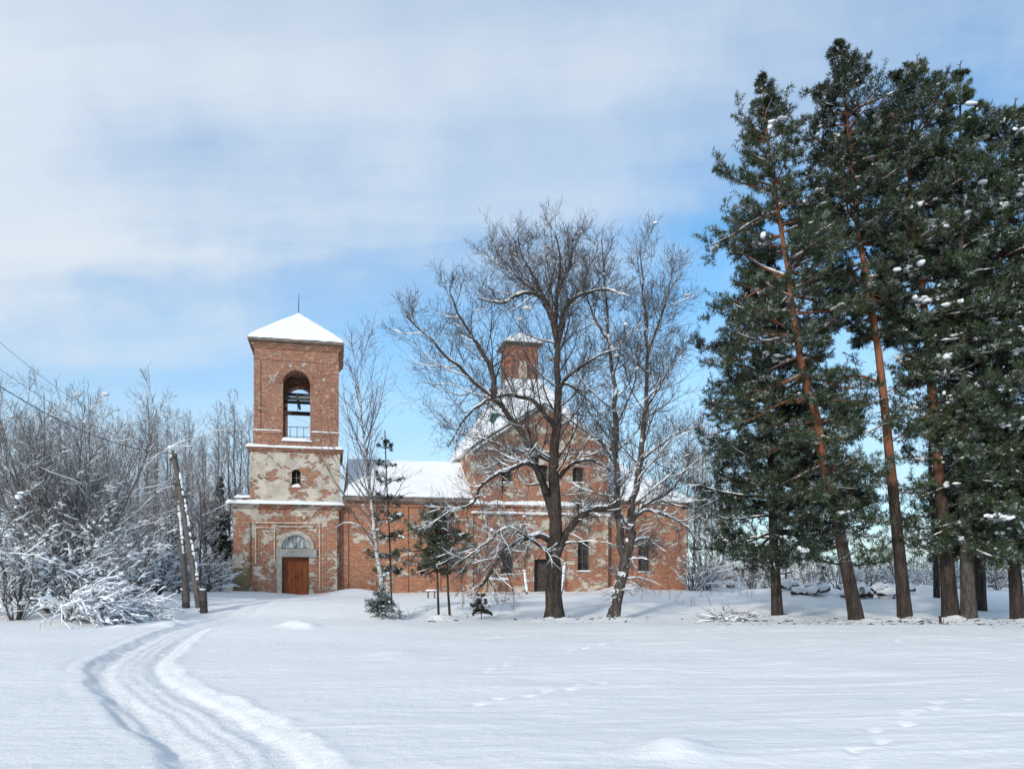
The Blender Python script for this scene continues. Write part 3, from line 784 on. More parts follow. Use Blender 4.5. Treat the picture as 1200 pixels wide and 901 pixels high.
# railing
a = Acc(); zr = fp(347, 500, IB)[1]
tubes(a, np.array([[(ox0 + .01, IB + .1, zr), (ccx, IB + .1, zr), (ox1 - .01, IB + .1, zr)], [(ox0 + .01, IB + .1, oz0 + .12), (ccx, IB + .1, oz0 + .12), (ox1 - .01, IB + .1, oz0 + .12)]]), np.full((2, 3), .022), 6)
for k in range(1, 4):
    xx = ox0 + (ox1 - ox0) * k / 4 + .02; tubes(a, np.array([[(xx, IB + .1, oz0 + .02), (xx, IB + .1, (oz0 + zr) / 2), (xx, IB + .1, zr)]]), np.full((1, 3), .018), 6)
part('railing', a, M_IRON)
# corbelled head and pyramid roof
a = Acc(); z = zb1 - .002
for o_, h_ in ((.06, .10), (.12, .10), (.19, .10), (.25, .08)):
    a.box(bx0 - o_, bx1 + o_, IB - o_, by1 + o_, z, z + h_); z += h_
part('cornice', a, M_BR_TOP)
def hip(x0, x1, y0, y1, ze, rx0, rx1, ry0, ry1, zr_, th=.16, lump=.03, seed=5, n=24):
    """snow-laden hipped roof: grid sheet over a rectangle rising to an inner rectangle"""
    xs = np.linspace(0, 1, n * 2 + 1); X, Y = np.meshgrid(x0 + (x1 - x0) * xs, y0 + (y1 - y0) * xs, indexing='ij')
    def f(t, lo, hi, a_, b_): return np.clip(np.minimum((t - lo) / max(a_ - lo, 1e-6), (hi - t) / max(hi - b_, 1e-6)), 0, 1)
    h = np.minimum(f(X, x0, x1, rx0, rx1), f(Y, y0, y1, ry0, ry1))
    edge = np.clip(np.minimum(np.minimum(X - x0, x1 - X), np.minimum(Y - y0, y1 - Y)) / .14, 0, 1) ** .5
    Z = ze + (zr_ - ze) * h + th * edge + lump * fbm(X * 1.4, Y * 1.4, 3, seed) * edge
    Z = Z + .05 * fbm(X * 3.1, Y * 3.1, 3, seed + 7) * edge * np.exp(-np.minimum(np.minimum(X - x0, x1 - X), np.minimum(Y - y0, y1 - Y)) / .5)
    X = X + .08 * vnoise(Y * 2.6, X * 0, seed) * (np.abs(X - (x0 + x1) / 2) > (x1 - x0) / 2 - .01); Y = Y + .10 * vnoise(X * 2.3, Y * 0, seed + 1) * (np.abs(Y - (y0 + y1) / 2) > (y1 - y0) / 2 - .01)
    idx = np.arange(X.size).reshape(X.shape)
    F = np.stack([idx[:-1, :-1], idx[1:, :-1], idx[1:, 1:], idx[:-1, 1:]], axis=-1).reshape(-1, 4)
    V = np.stack([X, Y, Z], axis=-1).reshape(-1, 3); nb = len(V)
    rim = np.concatenate([idx[:, 0], idx[-1, 1:], idx[::-1, -1][1:], idx[0, ::-1][1:-1]])
    Vb = V[rim].copy(); Vb[:, 2] = ze - .001
    k = len(rim); r2 = np.arange(k) + nb
    a_ = Acc(); a_.add(np.concatenate([V, Vb]), [F, np.stack([rim, r2, np.roll(r2, -1), np.roll(rim, -1)], axis=-1), r2[None]])
    return a_
ex0, ez = fp(295, 400.5, IB - .45); ex1, _ = fp(403, 400.5, IB - .45); zt = fp(347, 366, IB + 2.5)[1]
cy = (IB + by1) / 2; ccx2 = (bx0 + bx1) / 2
ez = z + .03
a = Acc(); a.box(bx0 - .34, bx1 + .34, IB - .38, by1 + .3, z - .03, ez + .12); part('eaves', a, M_SOFFIT)
a = Acc(); a.box(bx0 - .36, bx1 + .36, IB - .41, IB - .383, z + .0, ez + .10); part('fascia', a, M_SOFFIT)
tr = part('tower_roof', hip(bx0 - .36, bx1 + .36, IB - .40, by1 + .32, ez + .122, ccx2 - .01, ccx2 + .01, cy - .01, cy + .01, zt - .12, .13, .05, 6), M_SNOW, smooth=False)
tag(tr, 'snow covered pyramid roof of the bell tower')
a = Acc(); tubes(a, np.array([[(ccx2, cy, zt - .3), (ccx2, cy, zt + .6), (ccx2 + .02, cy, zt + 1.25)]]), np.array([[.035, .025, .012]]), 6); part('spire_rod', a, M_IRON, tr)

# --- low west wing between the tower and the main body
CW = .35
nx1 = fp(560, 600, CW)[0]; zw = fp(450, 590, CW)[1]
a = Acc(); a.box(xb + .002, nx1, CW, CW + 9, GB, zw); part('wing_wall', a, M_BR_NAVE)
a = Acc(); a.box(xb + .003, nx1, CW - .10, CW, zw - .18, zw); a.box(xb + .003, nx1, CW - .2, CW - .0, zw + .002, zw + .12)
part('cornice', a, M_BR_NAVE)
for p0, p1 in ((404, 408), (437, 441), (474, 478), (512, 516)):
    a = Acc(); x0 = fp(p0, 640, CW)[0]; x1 = fp(p1, 640, CW)[0]; a.box(x0, x1, CW - .08, CW + .002, GB, zw - .183); part('pilaster', a, M_BR_NAVE)
zf = zw + .122
a = Acc(); a.box(xb + .31, nx1, CW - .42, CW + .3, zf, zf + .30); part('fascia', a, M_SOFFIT)
a = hip(xb + .31, nx1 + 3, CW - .46, CW + 9.5, zf + .302, xb + .312, nx1 + 2.9, CW + 4.4, CW + 4.6, fp(470, 541, CW + 4.5)[1], .10, .04, 9, 20); part('wing_roof', a, M_SNOW)

# --- main body with gable to the viewer
CM = -.25
gx0 = fp(531, 600, CM)[0]; gx1 = fp(713, 600, CM)[0]; zg = fp(637, 600, CM)[1]; zge = fp(637, 527, CM)[1]; zga = fp(637, 476, CM)[1]
gm = fp(637, 500, CM)[0]; gx0 = gm - (gx1 - gm) * 1.05
gd = 11.5
a = Acc(); a.box(gx0, gx1, CM, CM + gd, GB, zge)
main = part('main_wall', a, M_BR_MAIN)
ggx0 = fp(560, 523, CM)[0]; 
a = Acc(); a.prism([(ggx0, zge - .001), (gx1, zge - .001), (gm, zga)], CM, CM + .6); part('gable', a, M_BR_MAIN)
c = Acc(); wins = []
for (pl, pr, pt, pb) in ((587, 602, 638, 673), (677, 691.5, 634, 669), (671, 685, 548, 565), (588, 601, 548, 565), (630, 643, 545, 565)):
    x0, z0 = fp(pl, pb, CM); x1, zz = fp(pr, pt, CM); wins.append((x0, x1, z0, zz)); c.prism(arch_poly(x0, x1, z0, zz - .12, .14, 8), CM - 1, CM + .55)
ddx0, _ = fp(626, 690, CM); ddx1, ddz = fp(643, 655, CM); c.box(ddx0, ddx1, CM - 1, CM + .6, GB - 1, ddz); boolean(main, c)
def window(x0, x1, z0, zz, cpl):
    a_ = Acc(); a_.prism(arch_poly(x0, x1, z0, zz - .12, .14, 8), cpl + .40, cpl + .44); w_ = part('window', a_, M_PANE)
    a_ = Acc(); xm = (x0 + x1) / 2
    a_.box(x0 + .002, x0 + .06, cpl + .3, cpl + .38, z0, zz - .13); a_.box(x1 - .06, x1 - .002, cpl + .3, cpl + .38, z0, zz - .13)
    a_.box(xm - .022, xm + .022, cpl + .30, cpl + .37, z0 + .05, zz - .05); nn_ = 4
    for k in range(nn_): zk = z0 + .02 + (zz - z0 - .2) * k / (nn_ - 1); a_.box(x0 + .061, x1 - .061, cpl + .31, cpl + .36, zk, zk + .035)
    part('frame', a_, M_WOOD, w_)
    a_ = Acc(); snow_slab(a_, x0 - .05, x1 + .05, cpl - .08, cpl + .25, z0 - .001, .09, int(x0 * 7) + 40, 16, over=.01); part('sill_snow', a_, M_SNOW, w_, True)
for q in wins: window(*q, CM)
a = Acc(); a.box(ddx0 + .02, ddx1 - .02, CM + .42, CM + .47, GB, ddz - .01)
for k in range(1, 5): xx = ddx0 + (ddx1 - ddx0) * k / 5; a.box(xx - .01, xx + .01, CM + .41, CM + .42, GB, ddz - .02)
sd = part('door', a, M_DARK); tag(sd, 'dark boarded side doorway half hidden by the tree trunk')
# pilasters and ledges of the main body
for p0, p1 in ((533, 545), (562, 570), (606, 614), (654, 662), (702, 712)):
    a = Acc(); x0 = fp(p0, 640, CM)[0]; x1 = min(fp(p1, 640, CM)[0], gx1 - .01); a.box(max(x0, gx0 + .01), x1, CM - .11, CM + .002, GB, zg - .25); part('pilaster', a, M_BR_MAIN)
lx0_ = gx0 - .12; a = Acc(); zl1 = fp(637, 602, CM)[1]; zl2 = fp(637, 592, CM)[1]
a.box(lx0_, gx1 + .12, CM - .16, CM + .3, zl1 - .12, zl1); a.box(lx0_ - .1, gx1 + .22, CM - .26, CM + .3, zl2 - .14, zl2); a.box(lx0_ + .1, gx1 + .02, CM - .08, CM + .3, zl1 + .002, zl2 - .142)
x0, z0 = fp(560, 528, CM); a.box(gx0 - .05, gx1 + .05, CM - .10, CM + .3, zge - .20, zge - .08)
part('cornice', a, M_BR_MAIN)
a = Acc(); snow_slab(a, lx0_, gx1 + .12, CM - .16, CM + .0, zl1, .13, 51, 140, over=.03); snow_slab(a, lx0_ - .1, gx1 + .22, CM - .26, CM + .05, zl2, .32, 52, 140, over=.04)
snow_slab(a, gx0 + .3, gx1 + .02, CM - .10, CM + .0, zge - .08, .07, 53, 100, over=.02); part('ledge_snow', a, M_SNOW, smooth=True)
# gable verges with snow
a = Acc(); a2 = Acc()
for (sx, ex_) in ((ggx0 - .45, -1), (gx1 + .45, 1)):
    z_e = zge - .10
    n_ = Vector((ex_ * .62, 0, .8))
    p0 = Vector((sx, CM - .18, z_e + .02)); p1 = Vector((gm, CM - .18, zga + .14))
    a.beam(p0, p1, .30, .09)
    m_ = 40; line = np.array([tuple(p0.lerp(p1, t)) for t in np.linspace(0, 1, m_)]); line[:, 1] += .25; line[:, 2] += .17
    rng_ = np.random.default_rng(4); rr_ = .15 * np.clip(1 + rng_.normal(0, .13, m_), .5, 1.4); tubes(a2, line[None], rr_[None], 8)
part('verge_board', a, M_DARK); part('verge_snow', a2, M_SNOW, smooth=True)
# hipped roof of the main body; gable roof running back into it
CR = CM + 1.4
zrt = fp(612, 447, CM + 5.5)[1]
dcx = fp(612.5, 440, CM + 5.6)[0]
hx0 = fp(523, 530, CM + .3)[0]; hx1 = fp(742, 530, CM + .3)[0]
zhe = fp(637, 527, CM)[1]
a = hip(gx0 - .3, gx1 + .3, CM + .35, CM + gd + .3, zhe, dcx - 1.3, dcx + 1.3, CM + 5.0, CM + 7.4, zrt, .12, .05, 15, 30); mr = part('main_roof', a, M_SNOW)
tag(mr, 'snow covered hipped roof with bare green metal patches')
# roof of the gable: two slopes running back into the hip
a = Acc(); g0 = ggx0 - .35; g1 = gx1 + .35
for (sx) in (g0, g1):
    v = [(sx, CM - .3, zge - .12), (gm, CM - .3, zga + .20), (gm, CM + 5.5, zga + .20), (sx, CM + 2.6, zge - .12)]
    v2 = [(x, y, z - .14) for x, y, z in v]
    F = np.array([(0, 1, 2, 3), (7, 6, 5, 4), (0, 4, 5, 1), (1, 5, 6, 2), (2, 6, 7, 3), (3, 7, 4, 0)]); 
    if sx == g1: F = F[:, ::-1]
    a.add(v + v2, F)
gr = part('gable_roof', a, M_SNOW)
# bare metal patches lying proud of the thin snow around them
def roof_patch(pts, cpl_fn, name='metal_patch'):
    a_ = Acc(); n_ = len(pts); top = [cpl_fn(*p) for p in pts]; bot = [(x, y + .05, z - .10) for x, y, z in top]
    a_.add(top + bot, [np.array([list(range(n_))]), np.array([list(range(2 * n_ - 1, n_ - 1, -1))]), np.array([(i, i + n_, (i + 1) % n_ + n_, (i + 1) % n_) for i in range(n_)])])
    part(name, a_, M_GREEN, mr)
bpy.context.view_layer.update()
def on_roof(px, py):
    dg = bpy.context.evaluated_depsgraph_get()
    o_ = Vector((0, 0, CAMZ)); d_ = Vector(((px - 600) / 900, 1, -(py - HOR) / 900)).normalized()
    for ob in (mr, gr):
        mi = (ob.matrix_world).inverted()
        ok, loc, nor, _ = ob.ray_cast(mi @ o_, (mi.to_3x3() @ d_).normalized())
        if ok and ob is mr: return tuple(loc + nor * .03)
    return None
church.matrix_world  # evaluated
def patch_px(pxs):
    pts = [on_roof(*p) for p in pxs]; pts = [p for p in pts if p]
    if len(pts) > 2: roof_patch([(i,) for i in range(len(pts))], lambda i: pts[i])
patch_px([(566, 488), (577, 484), (591, 486), (583, 489), (578, 497), (573, 493), (568, 498)][::-1])
patch_px([(664, 482), (685, 486), (683, 488), (662, 485)][::-1])
patch_px([(634, 474), (641, 479), (644, 484), (637, 481)][::-1])
# cupola drum
dz0_ = zrt - .6; x0 = fp(595, 430, CM + 5.0)[0]; x1 = fp(630.5, 430, CM + 5.0)[0]; dw = (x1 - x0); dzt = fp(612, 405, CM + 5.0)[1]
a = Acc(); a.box(x0, x1, CM + 5.0, CM + 5.0 + dw, dz0_, dzt); cp = part('cupola', a, M_BR_DRUM); tag(cp, 'square brick cupola drum under a small snow roof')
a = Acc(); zc_ = dzt
for o_, h_ in ((.05, .06), (.11, .06)):
    a.box(x0 - o_, x1 + o_, CM + 5.0 - o_, CM + 5.0 + dw + o_, zc_ + .001, zc_ + h_); zc_ += h_
a.box(x0 - .33, x1 + .33, CM + 4.67, CM + 5.33 + dw, zc_ + .002, zc_ + .07); zc_ += .07
part('eaves', a, M_SOFFIT, cp)
a = hip(x0 - .33, x1 + .33, CM + 4.67, CM + 5.33 + dw, zc_ + .003, (x0 + x1) / 2 - .01, (x0 + x1) / 2 + .01, CM + 5 + dw / 2 - .01, CM + 5 + dw / 2 + .01, fp(612, 389, CM + 6)[1] - .1, .10, .02, 8, 10); part('cupola_roof', a, M_SNOW, cp)
a = Acc(); xm = (x0 + x1) / 2; a.box(xm - .28, xm + .28, CM + 4.94, CM + 5.002, dz0_ + .7, dz0_ + 1.9); part('blind_window', a, M_MOULD, cp)

# --- east end
CE = .15
ex1_ = fp(804, 640, CE)[0]; ze_ = fp(770, 592, CE)[1]
a = Acc(); a.box(gx1 + .002, ex1_, CE, CE + 8.6, GB, ze_); ee = part('east_wall', a, M_BR_NAVE)
x0, z0 = fp(748, 670, CE); x1, zz = fp(763, 637, CE); c = Acc(); c.prism(arch_poly(x0, x1, z0, zz - .12, .14, 8), CE - 1, CE + .5); boolean(ee, c); window(x0, x1, z0, zz, CE)
a = Acc(); a.box(gx1 + .125, ex1_ + .08, CE - .10, CE + .3, ze_ - .14, ze_ + .03); a.box(gx1 + .225, ex1_ + .16, CE - .18, CE + .3, ze_ + .032, ze_ + .14)
x0 = fp(782, 640, CE)[0]; a.box(x0, ex1_ + .002, CE - .09, CE + .002, GB, ze_ - .143)
part('cornice', a, M_BR_NAVE)
a = Acc(); a.box(gx1 + .305, ex1_ + .36, CE - .36, CE + 8.9, ze_ + .142, ze_ + .24); part('eaves', a, M_SOFFIT)
a = hip(gx1 + .30, ex1_ + .42, CE - .42, CE + 9.0, ze_ + .242, gx1 + .31, ex1_ - 3.4, CE + 4.2, CE + 4.4, fp(740, 545, CE + 4.3)[1], .14, .04, 19, 20); part('east_roof', a, M_SNOW)
# ------------------------------------------------------------------ bare trees
def rad_lin(r0, r1, n, pw=1.0): return r0 + (r1 - r0) * np.linspace(0, 1, n) ** pw
def limb(pxs, d, r0, r1, n=14):
    p = resample(PL(pxs, d), n); return p, rad_lin(r0, r1, n, .8)
def plant(pxs, d):
    """root the first point in the snow"""
    p = list(pxs); x0 = (p[0][0] - 600) * d / 900; z = gz(x0, d)
    py = HOR - (z - .35 - CAMZ) * 900 / d
    return [(p[0][0], py)] + [q for q in p if q[1] < py - 6]

def linden(name, label, d, trunk, limbs, seed, bark_m=None, twig_m=None, dens=1.15, droop_z=3.5, group=None, hang=.06, t0=.12, maxL=3.2):
    rng = np.random.default_rng(seed)
    x0 = (trunk[0][0][0][0] - 600) * d / 900; base = np.array([x0, d, gz(x0, d)])
    root = empty(name, tuple(base)); tag(root, label, 'tree', group)
    A = Acc(); TW = Acc(); SN = Acc()
    big = []
    for i, (pxs, r0, r1) in enumerate(trunk + limbs):
        pp = plant(pxs, d) if i == 0 else pxs
        p, r = limb(pp, d, r0, r1, 22)
        L = np.linalg.norm(np.diff(p, axis=0), axis=1).sum()
        p[1:-1] += rng.normal(0, .006 * L, p[1:-1].shape) * .5
        if i == 0:
            r = r * (1 + .45 * np.exp(-np.linspace(0, L, 22) / .28))
        tubes(A, p, r, 10, True)
        big.append((p, r, L, i))
        if i >= 0: snow_on(SN, p[None], np.minimum(r, .14)[None], rng, .62, .015, 6, 1.0, .10, .18)
    # first order: boughs from trunk and limbs
    def upf(p): return np.clip((p[:, 2] - droop_z) / 6.0, -.05, .10)
    P1 = []; R1 = []
    for p, r, L, i in big:
        k = max(4, int((L * (2.35 if i else 1.7)) * dens))
        q, qr = sprout(p[None], r[None], k, rng, t0=.38 if i == 0 else t0, t1=.98, ang=52, angsd=14, absl=min(maxL, 1.0 + .26 * L), shape=.66, npts=9, wander=.13, up=upf, rf=.34, rmax=.036, rmin=.010, lsd=.3)
        P1.append(q); R1.append(qr)
        # the limb's own tip fans out
    P1 = np.concatenate(P1); R1 = np.concatenate(R1)
    tubes(A, P1, R1, 6)
    snow_on(SN, P1, R1, rng, .8, .014, 5, .9)
    P2, R2 = sprout(P1, R1, 8, rng, t0=.18, t1=1, ang=45, angsd=13, lf=.55, shape=.35, npts=7, wander=.12, up=upf, rf=.6, rmax=.02, rmin=.0065)
    lim = [resample(p, 9)[None] for p, r, L, i in big]
    Pb = np.concatenate(lim); Rb = np.concatenate([np.interp(np.linspace(0, 1, 9), np.linspace(0, 1, 22), r)[None] for p, r, L, i in big])
    Pb_, Rb_ = sprout(Pb, Rb, 26, rng, t0=.25, t1=1, ang=55, angsd=15, absl=1.0, shape=.4, npts=7, wander=.16, up=upf, rf=.3, rmax=.018, rmin=.0065)
    P2 = np.concatenate([P2, Pb_]); R2 = np.concatenate([R2, Rb_])
    tubes(TW, P2, R2, 4)
    low = P2[:, 0, 2] < base[2] + 6.0; snow_on(SN, P2[low], R2[low], rng, .9, .009, 4, .55); snow_on(SN, P2[~low], R2[~low], rng, .9, .006, 4, .12)
    P3, R3 = sprout(P2, R2, 6, rng, t0=.12, t1=1, ang=42, angsd=13, lf=.55, shape=.3, npts=5, wander=.11, up=upf, rf=.7, rmax=.008, rmin=.0042)
    tubes(TW, P3, R3, 3)
    P4, R4 = sprout(P3, R3, 3, rng, t0=.2, t1=1, ang=38, angsd=12, lf=.55, shape=.3, npts=4, wander=.14, up=upf, rf=.8, rmax=.005, rmin=.0034)
    tubes(TW, P4, R4, 3)
    pk = rng.choice(len(P2), max(4, len(P2) // 60)); blobs(SN, P2[pk, 3], rng.uniform(.04, .10, len(pk)), rng)
    A.build('trunk', bark_m or M_BARK_L, root, True, base)
    TW.build('twigs', twig_m or M_TWIG, root, False, base)
    SN.build('snow', M_SNOW, root, True, base)
    return root

linden('linden_tree', 'tallest bare broad linden with dark straight trunk and snow lined limbs before the gable', 28.0,
  [([(650, 722), (649, 690), (650, 640), (651, 560), (652, 500), (654, 450), (652, 400), (651, 365), (652, 340), (656, 310), (652, 278)], .345, .025)],
  [([(648, 604), (640, 577), (630, 552), (616, 514), (597, 490), (579, 468), (550, 442), (513, 406), (492, 386), (476, 370)], .165, .02),
   ([(579, 466), (577, 437), (561, 406), (540, 373), (530, 350), (527, 335)], .12, .015),
   ([(640, 577, -.3), (623, 543, -.6), (603, 547, -.9), (581, 557, -1), (563, 570, -1.1), (557, 587, -1.1), (545, 594, -1.2), (528, 598, -1.2), (507, 612, -1.3)], .10, .02),
   ([(645, 634), (630, 628, -.3), (608, 635, -.6), (587, 652, -.9), (573, 674, -1), (563, 687, -1)], .11, .05),
   ([(648, 650, .2), (617, 629, -1), (594, 618, -1.4), (570, 636, -1.6), (532, 662, -1.8)], .055, .02),
   ([(652, 652), (657, 640), (664, 624), (680, 605), (698, 597), (714, 596)], .15, .11),
   ([(655, 560), (668, 545), (688, 539), (706, 545), (722, 557)], .09, .02),
   ([(652, 408), (658, 385), (666, 355), (692, 343), (712, 339), (735, 345)], .12, .02),
   ([(653, 400), (648, 378), (640, 352), (616, 343), (587, 355), (560, 350)], .13, .02),
   ([(646, 374), (628, 330), (612, 300), (607, 280)], .09, .012),
   ([(653, 345), (668, 310), (672, 278)], .08, .012),
   ([(650, 500), (641, 489), (625, 470), (602, 463), (570, 470), (545, 490), (525, 524)], .10, .02),
   ([(652, 545), (629, 533), (608, 526), (580, 545), (560, 552)], .07, .015),
   ([(653, 462), (664, 443), (690, 424), (712, 412), (735, 410)], .08, .015),
   ([(654, 450), (668, 452), (690, 470), (706, 492)], .06, .012),
   ([(640, 352), (600, 320), (580, 308), (570, 296)], .06, .01)], 11)
linden('linden_tree', 'forked linden whose snow plastered trunk leans right of the tallest one', 28.4,
  [([(719, 723), (722, 705), (728, 680), (733, 655), (738, 636), (740, 622)], .25, .175)],
  [([(733, 656), (726, 630), (725, 598), (724, 562), (722, 500), (719, 450), (714, 400), (710, 350), (707, 315), (705, 280)], .165, .02),
   ([(738, 636), (740, 604), (744, 575), (748, 556), (753, 520), (756, 480), (759, 440), (757, 400), (755, 350), (752, 320), (750, 295)], .16, .018),
   ([(739, 622), (745, 600), (757, 590), (775, 582), (790, 570), (800, 555), (810, 536)], .11, .02),
   ([(744, 606), (757, 598), (775, 602), (795, 611), (818, 630)], .07, .015),
   ([(740, 625), (730, 606), (716, 595), (700, 592), (686, 600), (672, 610)], .10, .02),
   ([(737, 642), (746, 633), (757, 631), (767, 639)], .07, .03),
   ([(722, 500), (735, 470), (745, 440), (738, 400)], .05, .01),
   ([(756, 480), (775, 450), (790, 420), (805, 400)], .06, .01),
   ([(757, 420), (775, 370), (785, 330), (788, 312)], .06, .01),
   ([(714, 400), (695, 370), (685, 330), (690, 310)], .06, .01),
   ([(724, 550), (705, 520), (690, 500)], .06, .01),
   ([(750, 540), (775, 520), (800, 505), (818, 500)], .06, .01)], 23, bark_m=M_BARK_B, dens=.95)

def upright(name, label, d, trunk, r0, seed, bark_m, twig_m, nb=26, ang=32, blen=3.4, snow=True, group=None, extra=(), t0=.15, k2=7, k3=4, up=.05, tw=.0045):
    rng = np.random.default_rng(seed)
    x0 = (trunk[0][0] - 600) * d / 900; base = np.array([x0, d, gz(x0, d)])
    root = empty(name, tuple(base)); tag(root, label, 'tree', group)
    A = Acc(); TW = Acc(); SN = Acc()
    p, r = limb(plant(trunk, d), d, r0, .008, 24); p[2:-1] += rng.normal(0, .015, p[2:-1].shape); tubes(A, p, r, 9)
    ex = [limb(e[0], d, e[1], .008, 10) for e in extra]
    P1, R1 = sprout(p[None], r[None], nb, rng, t0=t0, t1=.98, ang=ang, angsd=7, absl=blen, shape=.62, npts=8, wander=.07, up=up, rf=.45, rmax=.04, rmin=tw * 1.6)
    for e, er in ex:
        q = resample(e, 8); P1 = np.concatenate([P1, q[None]]); R1 = np.concatenate([R1, rad_lin(er[0], er[-1], 8)[None]])
    tubes(TW, P1, R1, 5)
    P2, R2 = sprout(P1, R1, k2, rng, t0=.2, ang=34, angsd=9, lf=.45, shape=.4, npts=6, wander=.10, up=up, rf=.6, rmax=.012, rmin=tw * 1.2)
    P3, R3 = sprout(P2, R2, k3, rng, t0=.15, ang=34, angsd=9, lf=.5, shape=.3, npts=4, wander=.12, up=up, rf=.7, rmax=.007, rmin=tw)
    tubes(TW, P2, R2, 3); tubes(TW, P3, R3, 3)
    A.build('trunk', bark_m, root, True, base); TW.build('twigs', twig_m, root, False, base)
    if snow:
        snow_on(SN, P1, R1, rng, .8, .006, 4, .6)
        if SN.n: SN.build('snow', M_SNOW, root, True, base)
    return root
upright('birch_tree', 'slender white stemmed birch standing against the low wing right of the tower', 28.6,
  [(452, 722), (449, 695), (443, 655), (438, 612), (433, 570), (428, 528), (424, 488), (420, 450), (416, 420), (414, 405)], .115, 31, M_BIRCH, M_BIRCH_TW, 38, 27, 2.7,
  extra=[([(438, 615), (424, 597), (402, 578), (384, 548), (376, 515)], .035), ([(440, 630), (425, 618), (405, 612), (388, 622)], .025), ([(434, 590), (412, 560), (390, 525), (383, 490)], .03),
         ([(430, 540), (412, 500), (402, 460)], .025), ([(428, 520), (444, 480), (452, 440)], .022)], t0=.25)

# ------------------------------------------------------------------ evergreens
def evergreen(name, label, d, trunk, r0, crown, seed, bark_m, need_m, nbr=60, group=None, tip_up=.12, base_droop=-.03, K3=7, clumps=18, NL=.15, NW=.020, pieces=(), csize=1.0, spruce=False, k2=10, cat='tree', gaps=.05, stubs=0, needM=7):
    """crown: (py, reach left px, reach right px) rows from the top down"""
    rng = np.random.default_rng(seed)
    x0 = (trunk[0][0] - 600) * d / 900; base = np.array([x0, d, gz(x0, d)])
    root = empty(name, tuple(base)); tag(root, label, cat, group)
    A = Acc(); N_ = Acc(); SN = Acc()
    p, r = limb(plant(trunk, d), d, r0 * .84, .02, 40)
    Lt = np.linspace(0, 1, 40); r = r * (1 + .28 * np.exp(-Lt * 40 / 1.2)); tubes(A, p, r, 12)
    cr = np.array([(P(0, c[0], d)[2], c[1] * d / 900, c[2] * d / 900) for c in crown])[::-1]
    z0, z1 = cr[0, 0], cr[-1, 0]
    nbr = int(nbr * 1.35)
    tz = (np.arange(nbr) + rng.random(nbr)) / nbr; tz = tz ** 1.12
    if (crown[-1][0] - crown[0][0]) > 150:
        nw = max(8, int(nbr / 6)); tz = (np.floor(tz * nw) + .5) / nw + rng.normal(0, .10 / nw, nbr); tz = np.clip(tz, 0.002, .995)
    zz = z0 + (z1 - z0) * tz
    fpt = np.interp(zz, p[:, 2], np.arange(40)); i0 = np.clip(fpt.astype(int), 0, 38); fr = (fpt - i0)[:, None]
    az = np.arange(nbr) * 2.4 + rng.normal(0, .5, nbr)
    c = np.cos(az)
    wl = np.interp(zz, cr[:, 0], cr[:, 1]); wr = np.interp(zz, cr[:, 0], cr[:, 2])
    reach = np.where(c > 0, wr, wl) * np.abs(c) ** 1 + (wl + wr) / 2 * (1 - np.abs(c)); reach *= rng.uniform(.55, 1.18, nbr)
    reach = np.maximum(reach, .15)
    tq = (zz - z0) / max(z1 - z0, .1); zz = np.maximum(zz - .45 * reach * tq ** 2, z0)
    fpt = np.interp(zz, p[:, 2], np.arange(40)); i0 = np.clip(fpt.astype(int), 0, 38); fr = (fpt - i0)[:, None]; s = p[i0] * (1 - fr) + p[i0 + 1] * fr
    tt = (zz - z0) / max(z1 - z0, .1)
    elev = np.radians(np.where(spruce, -12 + 50 * tt ** 2, -6 + 44 * tt ** 1.8) + rng.normal(0, 9, nbr))
    D = np.stack([c * np.cos(elev), np.sin(az) * np.cos(elev), np.sin(elev)], axis=1)
    n = 10; pts = [s]; q = s
    for j in range(1, n):
        D = D + rng.normal(0, .09, D.shape); D[:, 2] += (base_droop if j < n * .5 else tip_up * .6); D /= np.linalg.norm(D, axis=1, keepdims=True)
        q = q + D * (reach / (n - 1) * 1.06)[:, None]; pts.append(q)
    P1 = np.stack(pts, axis=1); rb = np.clip(.012 + .016 * reach, .012, .075)
    R1 = rb[:, None] * (1 - np.linspace(0, 1, n)) + .006
    for e, e0 in pieces:
        ep = resample(PL(e, d), n); P1 = np.concatenate([P1, ep[None]]); R1 = np.concatenate([R1, rad_lin(e0, .01, n)[None]])
    tubes(A, P1, R1, 6)
    if stubs:
        Ps, Rs = sprout(p[None], r[None], stubs, rng, t0=.18, t1=.6, ang=85, angsd=14, absl=1.0, shape=.2, npts=6, wander=.22, up=.0, rf=.1, rmax=.018, rmin=.004); tubes(A, Ps, Rs, 4)
        Pq, Rq = sprout(Ps, Rs, 4, rng, t0=.3, ang=45, lf=.4, npts=4, wander=.2, up=0, rf=.6, rmin=.003); tubes(A, Pq, Rq, 3)
    P2, R2 = sprout(P1, R1, k2, rng, t0=.12 if not spruce else .08, t1=1.0, ang=48, angsd=12, lf=.42, shape=.45, npts=6, wander=.12, up=tip_up * .5, rf=.55, rmax=.015, rmin=.005, flatz=.45)
    l2 = np.linalg.norm(P2[:, -1] - P2[:, 0], axis=1); kp = (rng.random(len(P2)) < np.clip(l2 / .34, .22, 1)); P2 = P2[kp]; R2 = R2[kp]
    if gaps:
        kp = rng.random(len(P2)) > gaps; P2 = P2[kp]; R2 = R2[kp]
    lens = np.linalg.norm(P2[:, -1] - P2[:, 0], axis=1)
    P3, R3 = sprout(P2, R2, K3, rng, t0=.12, t1=1.0, ang=46, angsd=14, lf=.42, shape=.25, npts=4, wander=.12, up=tip_up, rf=.6, rmax=.007, rmin=.004, flatz=.7)
    tubes(A, P2, R2, 3)
    # keep shoots a believable size
    allS = np.concatenate([P3, np.stack([P2[:, k] for k in (2, 3, 4, 5)], axis=1), np.stack([P1[:, k] for k in (6, 7, 8, 9)], axis=1)])
